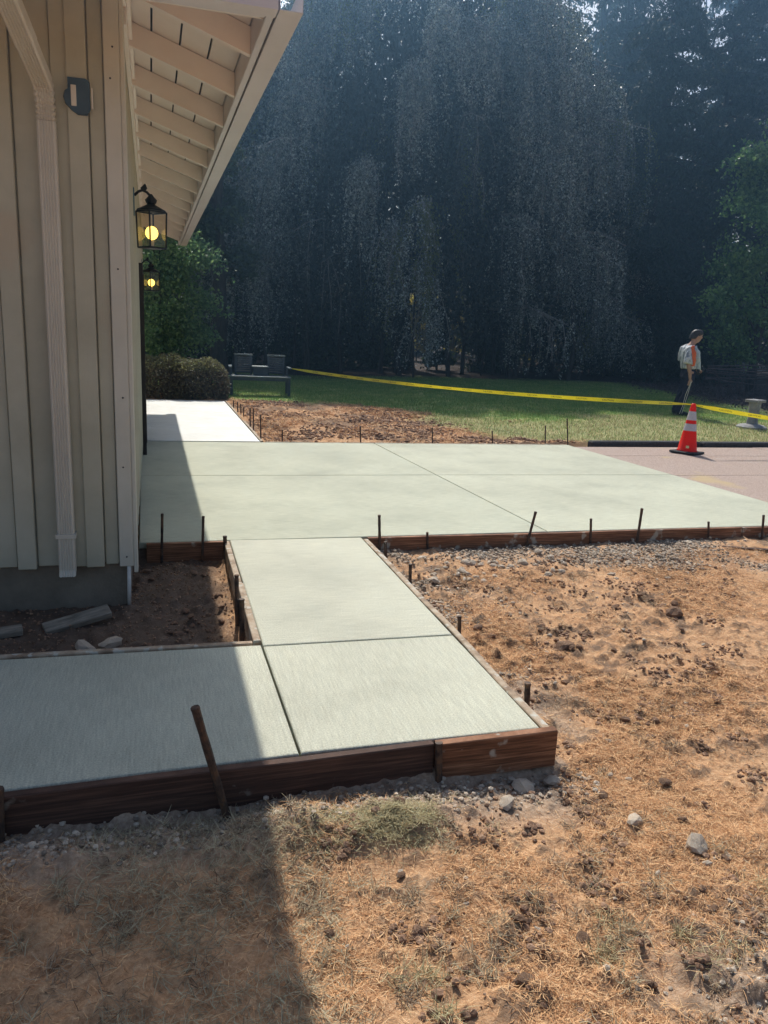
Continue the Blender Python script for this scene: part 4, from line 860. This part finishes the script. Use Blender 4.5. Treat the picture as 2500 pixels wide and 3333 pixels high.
# sunlit shrubs beyond the weeping skirt
for i, (x, y, r, lab) in enumerate([(12.7, 38, .9, 'sunlit yellow green shrub glimpsed through the gap left of the skirt centre'), (14.8, 38, .7, 'sunlit shrub in the narrow gap below the hanging strands'), (19.6, 38, 1.2, 'sunlit yellow green shrub in the wide gap right of the skirt centre'), (4.2, 37, .8, 'small sunlit shrub behind the bench'), (25.4, 37, .8, 'sunlit shrub low between the conifer trunks')]):
    blob_tree('sunlit_shrub', (x, y, 0), [(0, 0, 1.3, r), (.7, 0, 2.3, r * .9), (-.7, .1, 2.0, r * .9), (0, 0, 3.2, r * .9)], 4200, .16, .1, M['sunny_leaf'], lab, 'shrub', seed=90 + i, trunk=(1.2, .04))
UG = [(1.19, 29.6, 1, 'dark undergrowth shrub left of the bench, far under the trees'), (3.16, 29.6, 1, 'dark undergrowth shrub directly behind the bench'), (5.03, 29.6, 1, 'dark undergrowth shrub below the left side of the weeping tree'), (6.3, 29.6, .9, 'dark undergrowth shrub below the left centre of the weeping tree'), (7.85, 29.6, .9, 'dark undergrowth shrub just left of the first lit gap'),
      (10.75, 29.6, .26, 'narrow dark shrub between the two left lit gaps'), (13.05, 29.6, .72, 'dark undergrowth shrub between the small and the wide lit gap'), (17.95, 29.6, .9, 'dark undergrowth shrub just right of the wide lit gap'), (19.28, 29.6, 1, 'dark undergrowth shrub under the conifers'), (21.32, 29.6, 1, 'dark undergrowth shrub at the right behind the brushwood')]
for i, (x, y, w_, lab) in enumerate(UG):
    blob_tree('undergrowth_shrub', (x, y, 0), [(-.7 * w_, 0, .5, .9 * w_), (.7 * w_, -.2, .55, .9 * w_), (-.8 * w_, 0, 1.2, 1.0 * w_), (.7 * w_, .1, 1.3, 1.0 * w_), (0, 0, 2.1, 1.1 * w_), (-.9 * w_, .1, 2.5, .8 * w_), (.9 * w_, 0, 2.6, .8 * w_)], 5600, .19, .12, M['wood_leaf'], lab, 'shrub', seed=120 + i, trunk=(1.4, .05))
# clipped shrub at the end of the rear walk
def clipped(base, rx, ry, h, label, seed):
    rng = np.random.default_rng(seed); t = empty('clipped_shrub', base, label=label, cat='shrub'); n_ = 15000
    u = unit(rng.normal(size=(n_, 3))); u[:, 2] = np.abs(u[:, 2]); sq = (np.abs(u) ** 3).sum(1, keepdims=True) ** (-1 / 3.); u = u * sq
    P_ = u * np.array([rx, ry, h]) * (rng.uniform(.80, 1.03, (n_, 1))); P_ *= (1 + .06 * np.sin(P_[:, :1] * 9 + P_[:, 2:] * 7)); top = (P_[:, 2] > h * .72) & (rng.random(n_) < .75)
    for sel, m in ((~top, M['hedge']), (top, M['hedge_top'])):
        V, F = leaf_geo(P_[sel], .05, .03, 0, rng); np_obj('foliage', V, F, m, t)
    tw = MB(); rr = random.Random(seed)
    for i in range(48):
        a = rr.uniform(0, 2 * PI); q = rr.uniform(.3, .95); tw.tube([(rx * .3 * math.cos(a), ry * .3 * math.sin(a), 0), (rx * .7 * q * math.cos(a), ry * .7 * q * math.sin(a), h * .45), (rx * q * math.cos(a), ry * q * math.sin(a), h * rr.uniform(.6, .95))], [.014, .009, .004], 4)
    tw.build('stems', M['brush'], t); return t
clipped((.15, 17.0, 0), .85, .75, .80, 'clipped rounded shrub against the house at the end of the rear walk', 101)
clipped((.88, 16.75, 0), .62, .62, .76, 'clipped rounded shrub at the corner of the rear walk nearest the bench', 102)
# twiggy brush at the right edge
bt = MB(); rr = random.Random(8)
for i in range(60):
    x = rr.uniform(-1.6, 2.2); a = rr.uniform(-.5, .5); h = rr.uniform(.4, 1.1); bt.tube([(x, rr.uniform(-.4, .4), 0), (x + a * .5, rr.uniform(-.3, .3), h * .6), (x + a + rr.uniform(-.3, .3), rr.uniform(-.4, .4), h)], [.016, .010, .004], 4)
for i in range(8):
    z = rr.uniform(.4, 1.0); bt.tube([(-1.7, 0, z), (0, rr.uniform(-.2, .2), z + rr.uniform(-.15, .1)), (2.4, 0, z + rr.uniform(-.1, .2))], [.02, .018, .014], 5)
bt.build('brush_heap', M['brush'], label='heap of bare purple brown brushwood under the maple', cat='brushwood').location = (17.6, 20.2, 0)
# ---------------------------------------------------------------- bench
bn = empty('garden_bench', (2.28, 17.6, float(ground_h(2.28, 17.6))), -.06, label='weathered blue grey garden bench with two slatted backs and a table between', cat='bench')
for sx in (-.62, .62):
    for sy in (-.26, .26): MB().box((sx - .028, sy - .028, -.03), (sx + .028, sy + .028, .40 if sy < 0 else .62), c=.004).build('leg', M['bench'], bn)
for i in range(5):
    MB().box((-.66, -.30 + i * .115, .40), (.66, -.30 + i * .115 + .10, .425), c=.004).build('seat_slat', M['bench'] if i else M['bench_edge'], bn)
MB().box((-.60, -.27, .33), (.60, -.245, .40)).build('apron', M['bench'], bn)
for cx_ in (-.34, .38):
    f = MB(); 
    for sx in (-.17, .17): f.box((cx_ + sx - .02, .27, .425), (cx_ + sx + .02, .305, .84))
    f.build('back_post', M['bench'], bn)
    for j in range(7): MB().box((cx_ - .149, .275, .47 + j * .05), (cx_ + .149, .295, .505 + j * .05)).build('back_slat', M['bench'], bn)
    MB().box((cx_ - .20, .262, .84), (cx_ + .20, .312, .875), c=.005).build('top_rail', M['bench_edge'], bn)
MB().box((-.16, .0, .60), (.20, .30, .625), c=.004).build('table_top', M['bench_edge'], bn)
MB().box((-.13, .05, .427), (.17, .25, .6)).build('table_box', M['bench'], bn)
for sx in (-.64, .64): MB().box((sx - .035, -.28, .60), (sx + .035, .30, .625), c=.004).build('armrest', M['bench_edge'], bn)
# ---------------------------------------------------------------- traffic cone
CX, CY = 7.36, 9.55
cn = empty('traffic_cone', (CX, CY, -.002), .5, label='orange traffic cone with two grey reflective bands on a black base', cat='traffic cone')
cn.rotation_euler = (.0, .035, .5)
MB().box((-.185, -.185, 0), (.185, .185, .035), c=.012).build('base', M['rubber'], cn)
def cr(z): return .135 + (.032 - .135) * (z - .035) / (.70 - .035)
cb = MB(); cb.rings([((0, 0, .036), .15, .15), ((0, 0, .05), cr(.05), cr(.05)), ((0, 0, .30), cr(.30), cr(.30)), ((0, 0, .50), cr(.50), cr(.50)), ((0, 0, .69), cr(.69), cr(.69)), ((0, 0, .71), .024, .024)], 28); cb.build('body', M['cone'], cn, smooth=True)
for z0, z1 in ((.325, .425), (.475, .60)):
    MB().rings([((0, 0, z0), cr(z0) + .0015, cr(z0) + .0015), ((0, 0, z1), cr(z1) + .0015, cr(z1) + .0015)], 28, cap=False).build('reflective_band', M['cone_band'], cn, smooth=True)
st = MB(); st.box((-.022, -.004, -.018), (.022, .004, .018)); so = st.build('sticker', M['sticker'], cn); so.location = (-.118, -.052, .10); so.rotation_euler = (0, 0, -1.15)
# ---------------------------------------------------------------- caution tape
TP = [Vector((2.94, 17.42, .60)), Vector((CX - .02, CY + .03, .695)), Vector((10.7, 9.1, .33))]
tr = empty('caution_tape', TP[0], label='yellow caution tape strung from the bench over the cone to the right', cat='caution tape')
def tape_pt(s, hgt):
    """s metres along, hgt across the width (-.5..+.5)"""
    l1 = (TP[1] - TP[0]).length; seg = 0 if s < l1 else 1
    a_, b_ = TP[seg], TP[seg + 1]; L_ = (b_ - a_).length; t = (s - (l1 if seg else 0)) / L_; p = a_ + (b_ - a_) * t
    p.z -= (.10 if seg == 0 else .03) * 4 * t * (1 - t)
    tw = .35 * math.sin(s * .9) + .25 * math.sin(s * 2.3 + 1); pinch = min(1, .25 + min(s, abs(s - l1) * 1.5) * 1.4)
    dr_ = (b_ - a_).normalized(); nrm = Vector((-dr_.y, dr_.x, 0)); return p + (Vector((0, 0, 1)) * math.cos(tw) + nrm * math.sin(tw)) * hgt * .058 * pinch - TP[0]
LT = (TP[1] - TP[0]).length + (TP[2] - TP[1]).length
tb = MB(); n_ = 150
for i in range(n_ + 1):
    for j in range(3): tb.v.append(tuple(tape_pt(LT * i / n_, j / 2 - .5)))
for i in range(n_):
    for j in range(2): tb.f.append((i * 3 + j, i * 3 + j + 1, i * 3 + 4 + j, i * 3 + 3 + j)); tb.mi.append(0)
tb.build('ribbon', M['tape'], tr, smooth=True)
def text_mesh(txt):
    cu = bpy.data.curves.new('txt', 'FONT'); cu.body = txt; cu.size = .036; cu.align_x = 'LEFT'; cu.resolution_u = 2
    ob = bpy.data.objects.new('txt', cu); COL.objects.link(ob); dg = bpy.context.evaluated_depsgraph_get(); me = ob.evaluated_get(dg).to_mesh()
    vs = [v.co.copy() for v in me.vertices]; fs = [tuple(p.vertices) for p in me.polygons]; ob.evaluated_get(dg).to_mesh_clear(); bpy.data.objects.remove(ob); bpy.data.curves.remove(cu); return vs, fs
tv, tf = text_mesh('CAUTION'); s0 = .7
cam_side = Vector((0, -1, 0))
while s0 < LT - .5:
    vs = []
    for v in tv:
        s = min(LT - .01, s0 + v.x * 1.25); q = tape_pt(s, (v.y - .012) / .058); e = tape_pt(s + .005, (v.y - .012) / .058)
        dd = (e - q).normalized(); nr = Vector((dd.y, -dd.x, 0)).normalized(); vs.append(q + nr * .0025)
    MB().add(vs, tf).build('lettering', M['ink'], tr); s0 += .46
# ---------------------------------------------------------------- pedestal on the lawn
pd = empty('stone_pedestal', (10.75, 12.2, float(ground_h(10.75, 12.2))), .3, label='grey pedestal with a wide foot on the lawn at the right', cat='pedestal')
MB().rings([((0, 0, -.03), .27, .27), ((0, 0, .03), .27, .27), ((0, 0, .06), .22, .22), ((0, 0, .08), .13, .13)], 18).build('foot', M['pedestal'], pd)
MB().rings([((0, 0, .08), .105, .105), ((0, 0, .2), .09, .09), ((.01, 0, .48), .11, .11)], 14).build('shaft', M['pedestal'], pd)
MB().box((-.13, -.13, .48), (.15, .13, .53), c=.008).build('cap', M['pedestal'], pd)
# ---------------------------------------------------------------- person
def fuse(mb, vox, mats, name, parent, dec=None):
    me = mb.mesh(name, mats, True); o = bpy.data.objects.new(name, me); COL.objects.link(o)
    m = o.modifiers.new('r', 'REMESH'); m.mode = 'VOXEL'; m.voxel_size = vox; m.use_smooth_shade = True
    s = o.modifiers.new('s', 'SMOOTH'); s.iterations = 2; s.factor = .5
    dg = bpy.context.evaluated_depsgraph_get(); me2 = bpy.data.meshes.new_from_object(o.evaluated_get(dg)); bpy.data.objects.remove(o)
    me2.name = name; me2.materials.clear()
    for q in (mats if isinstance(mats, list) else [mats]): me2.materials.append(q)
    me2.polygons.foreach_set('use_smooth', [True] * len(me2.polygons)); o = bpy.data.objects.new(name, me2); COL.objects.link(o); o.parent = parent; return o
mx_, my_ = 10.72, 14.2
man = empty('person', (mx_, my_, float(ground_h(mx_, my_))), -.22, label='person in grey white shirt with orange panel and dark trousers, facing right', cat='person')
b = MB()
# head in profile along +x, features included
b.rings([((.03, 0, 1.49), .035, .035), ((.045, 0, 1.505), .068, .055), ((.04, 0, 1.55), .092, .070), ((.028, 0, 1.595), .102, .077), ((.022, 0, 1.64), .106, .081), ((.018, 0, 1.68), .103, .079), ((.012, 0, 1.715), .085, .066), ((.008, 0, 1.742), .044, .036)], 18)
b.tube([(.112, 0, 1.645), (.128, 0, 1.62), (.142, 0, 1.597), (.118, 0, 1.590)], [.011, .014, .017, .012], 8)
b.tube([(.10, -.035, 1.655), (.115, 0, 1.66), (.10, .035, 1.655)], .012, 6)      # brow
b.tube([(.105, -.02, 1.567), (.124, 0, 1.568), (.105, .02, 1.567)], .010, 6); b.tube([(.102, -.02, 1.552), (.119, 0, 1.55), (.102, .02, 1.552)], .010, 6)   # lips
b.tube([(.09, -.02, 1.517), (.105, 0, 1.518), (.09, .02, 1.517)], .017, 8)       # chin
for s in (-1, 1): b.tube([(.012, s * .075, 1.585), (.004, s * .086, 1.61), (.010, s * .084, 1.64)], [.011, .018, .014], 8)
b.tube([(-.02, 0, 1.36), (.0, 0, 1.45), (.028, 0, 1.56)], [.085, .07, .066], 12)
b.rings([((0, 0, .88), .12, .155), ((.01, 0, 1.0), .12, .155), ((.0, 0, 1.15), .125, .165), ((-.015, 0, 1.3), .12, .175), ((-.02, 0, 1.38), .09, .16), ((-.015, 0, 1.42), .05, .08)], 16)
RA = [(-.03, -.18, 1.37), (-.07, -.225, 1.22), (-.10, -.245, 1.07), (-.085, -.25, .94), (-.055, -.245, .82), (-.045, -.243, .78)]
LA = [(-.03, .18, 1.37), (-.03, .225, 1.22), (-.02, .235, 1.08), (.08, .2, .99), (.16, .13, .94), (.19, .11, .93)]
for A_ in (RA, LA): b.tube(A_, [.06, .054, .045, .043, .031, .028], 10)
def hand(c, fwd, down, sgn):
    c = Vector(c); f = Vector(fwd).normalized(); d = Vector(down).normalized(); s = f.cross(d)
    b.tube([c, c + d * .04, c + d * .085], [.028, .036, .034], 8, sq=.6)
    for i, (o_, l_) in enumerate(((.028, .070), (.010, .080), (-.009, .074), (-.027, .058))):
        q = c + d * .08 + f * o_; b.tube([q - d * .02, q + d * l_ * .5, q + d * l_ * .8 + s * .022 * sgn, q + d * l_ * .75 + s * .045 * sgn], [.0105, .010, .0095, .008], 6)
    b.tube([c + d * .02 + f * .02, c + d * .055 + f * .05, c + d * .09 + f * .056 + s * .012 * sgn], [.013, .0115, .009], 6)
hand(RA[-1], (1, 0, .1), (.08, .02, -1), 1); hand(LA[-1], (0, -.3, 1), (1, -.5, -.1), -1)
for s in (-1, 1): b.tube([(.0, s * .09, .92), (.01, s * .095, .5), (-.09, s * .1, .10), (-.07, s * .1, .06)], [.085, .058, .04, .04], 10)
fuse(b, .0085, M['skin'], 'body', man)
b = MB()   # hair cap, fuller at the back
b.rings([((-.045, 0, 1.575), .072, .072), ((-.03, 0, 1.62), .095, .092), ((-.004, 0, 1.66), .124, .098), ((.006, 0, 1.705), .124, .094), ((.004, 0, 1.745), .098, .075), ((.0, 0, 1.768), .05, .04)], 18)
fuse(b, .009, M['hair'], 'hair', man)
b = MB()
for s in (-1, 1): b.tube([(.122 - .012, s * .034, 1.637), (.118, s * .034, 1.637)], .009, 8)
b.build('eye', M['hair'], man)
b = MB()   # loose shirt and sleeves
b.rings([((.01, 0, .97), .155, .19), ((.01, 0, 1.05), .155, .19), ((.0, 0, 1.2), .152, .195), ((-.015, 0, 1.32), .145, .2), ((-.02, 0, 1.40), .115, .175), ((-.015, 0, 1.455), .075, .09)], 20)
b.tube([(-.025, -.15, 1.385), (-.07, -.215, 1.25), (-.105, -.245, 1.12), (-.115, -.25, 1.07)], [.085, .082, .09, .095], 12); b.tube([(-.02, .15, 1.385), (-.03, .22, 1.25), (-.025, .235, 1.12)], [.085, .08, .082], 12)
fuse(b, .011, M['shirt'], 'shirt', man)
b = MB(); b.tube([(-.03, -.20, 1.42), (-.012, -.255, 1.30), (.0, -.25, 1.16), (.0, -.225, 1.04)], [.045, .06, .062, .05], 10, sq=.75); fuse(b, .008, M['vest'], 'orange_panel', man)
b = MB(); b.tube([(.04, -.11, 1.43), (.11, -.135, 1.30), (.155, -.13, 1.1), (.165, -.12, .96)], [.05, .062, .062, .05], 12, sq=.9); b.tube([(.05, .03, 1.42), (.145, .02, 1.28), (.2, .0, 1.1), (.21, -.02, .94)], [.045, .055, .055, .042], 12); fuse(b, .011, M['vestblue'], 'vest', man)
b = MB()
b.rings([((.005, 0, .78), .13, .165), ((.01, 0, .88), .135, .17), ((.01, 0, 1.0), .135, .165)], 18)
for s in (-1, 1): b.tube([(.005, s * .085, .86), (.015, s * .095, .66), (.0, s * .098, .46), (-.06, s * .1, .24), (-.095, s * .1, .085)], [.105, .092, .082, .076, .078], 12)
fuse(b, .012, M['trouser'], 'trousers', man)
for s in (-1, 1):
    b = MB(); q = -.085 if s < 0 else -.02
    b.tube([(-.135, s * .1, .05), (-.06, s * .1, .055), (.06, s * .105, .04), (.12, s * .11, .035)], [.048, .052, .046, .030], 10); b.tube([(-.095, s * .1, .05), (-.095, s * .1, .15)], .055, 10); b.box((-.18, s * .1 - .045, .0), (.135, s * .1 + .05, .022)); fuse(b, .010, M['boot'], 'boot', man)
BZ, BX = [0, .12, .5, .9, 1.2, 1.4, 1.5, 1.62, 1.8], [-.05, -.05, -.03, .0, -.045, -.045, .015, .065, .10]
for ch in man.children:
    me = ch.data; nv = len(me.vertices); co = np.empty(nv * 3, np.float32); me.vertices.foreach_get('co', co); co = co.reshape(-1, 3).astype(float)
    if ch.name.split('.')[0] in ('shirt', 'vest', 'trousers', 'orange_panel'):
        no = np.empty(nv * 3, np.float32); me.vertices.foreach_get('normal', no); no = no.reshape(-1, 3)
        co += no * (fbm(co[:, 0] * .8 + co[:, 1], co[:, 2] * .5 + co[:, 1], 14, 3, 80) * .030)[:, None]      # folds
    co[:, 0] += np.interp(co[:, 2], BZ, BX); me.vertices.foreach_set('co', co.astype(np.float32).ravel()); me.update()
cd = MB(); cd.tube([(-.03, -.275, .72), (-.07, -.28, .5), (-.11, -.27, .25), (-.13, -.24, .06)], .006, 5); cd.tube([(-.04, -.285, .72), (-.12, -.28, .45), (-.15, -.27, .2), (-.18, -.24, .05)], .006, 5)
co = cd.build('cord', M['cream'], label='pale cord hanging from the hand of the person by the lawn', cat='cord'); co.location = man.location; co.rotation_euler = man.rotation_euler
b = MB(); b.box((.10, -.175, .86), (.165, -.14, .97), c=.01); b.build('tool_pouch', M['boot'], man)
# ---------------------------------------------------------------- haze, a bluish volume added to emulate the sun's veiling glare
if HAZE_DENSITY > 0:
    hz = MB().box((-70, -6, -1.2), (90, 75, 26)).build('haze', bpy.data.materials.new('glare_haze'), kind='stuff')
    hm = hz.data.materials[0]; hm.use_nodes = True; hn = hm.node_tree.nodes; hl_ = hm.node_tree.links; hn.remove(hn['Principled BSDF'])
    pv = hn.new('ShaderNodeVolumePrincipled'); pv.inputs['Color'].default_value = (.32, .62, 1, 1); pv.inputs['Density'].default_value = HAZE_DENSITY; pv.inputs['Anisotropy'].default_value = HAZE_ANISO
    hl_.new(pv.outputs[0], hn['Material Output'].inputs['Volume'])
print('LEAVES', N_LEAF, 'TRIS', sum(len(m.loop_triangles) or sum(len(p.vertices) - 2 for p in m.polygons) for m in bpy.data.meshes if len(m.polygons) < 3000) + sum(len(m.polygons) * 2 for m in bpy.data.meshes if len(m.polygons) >= 3000))
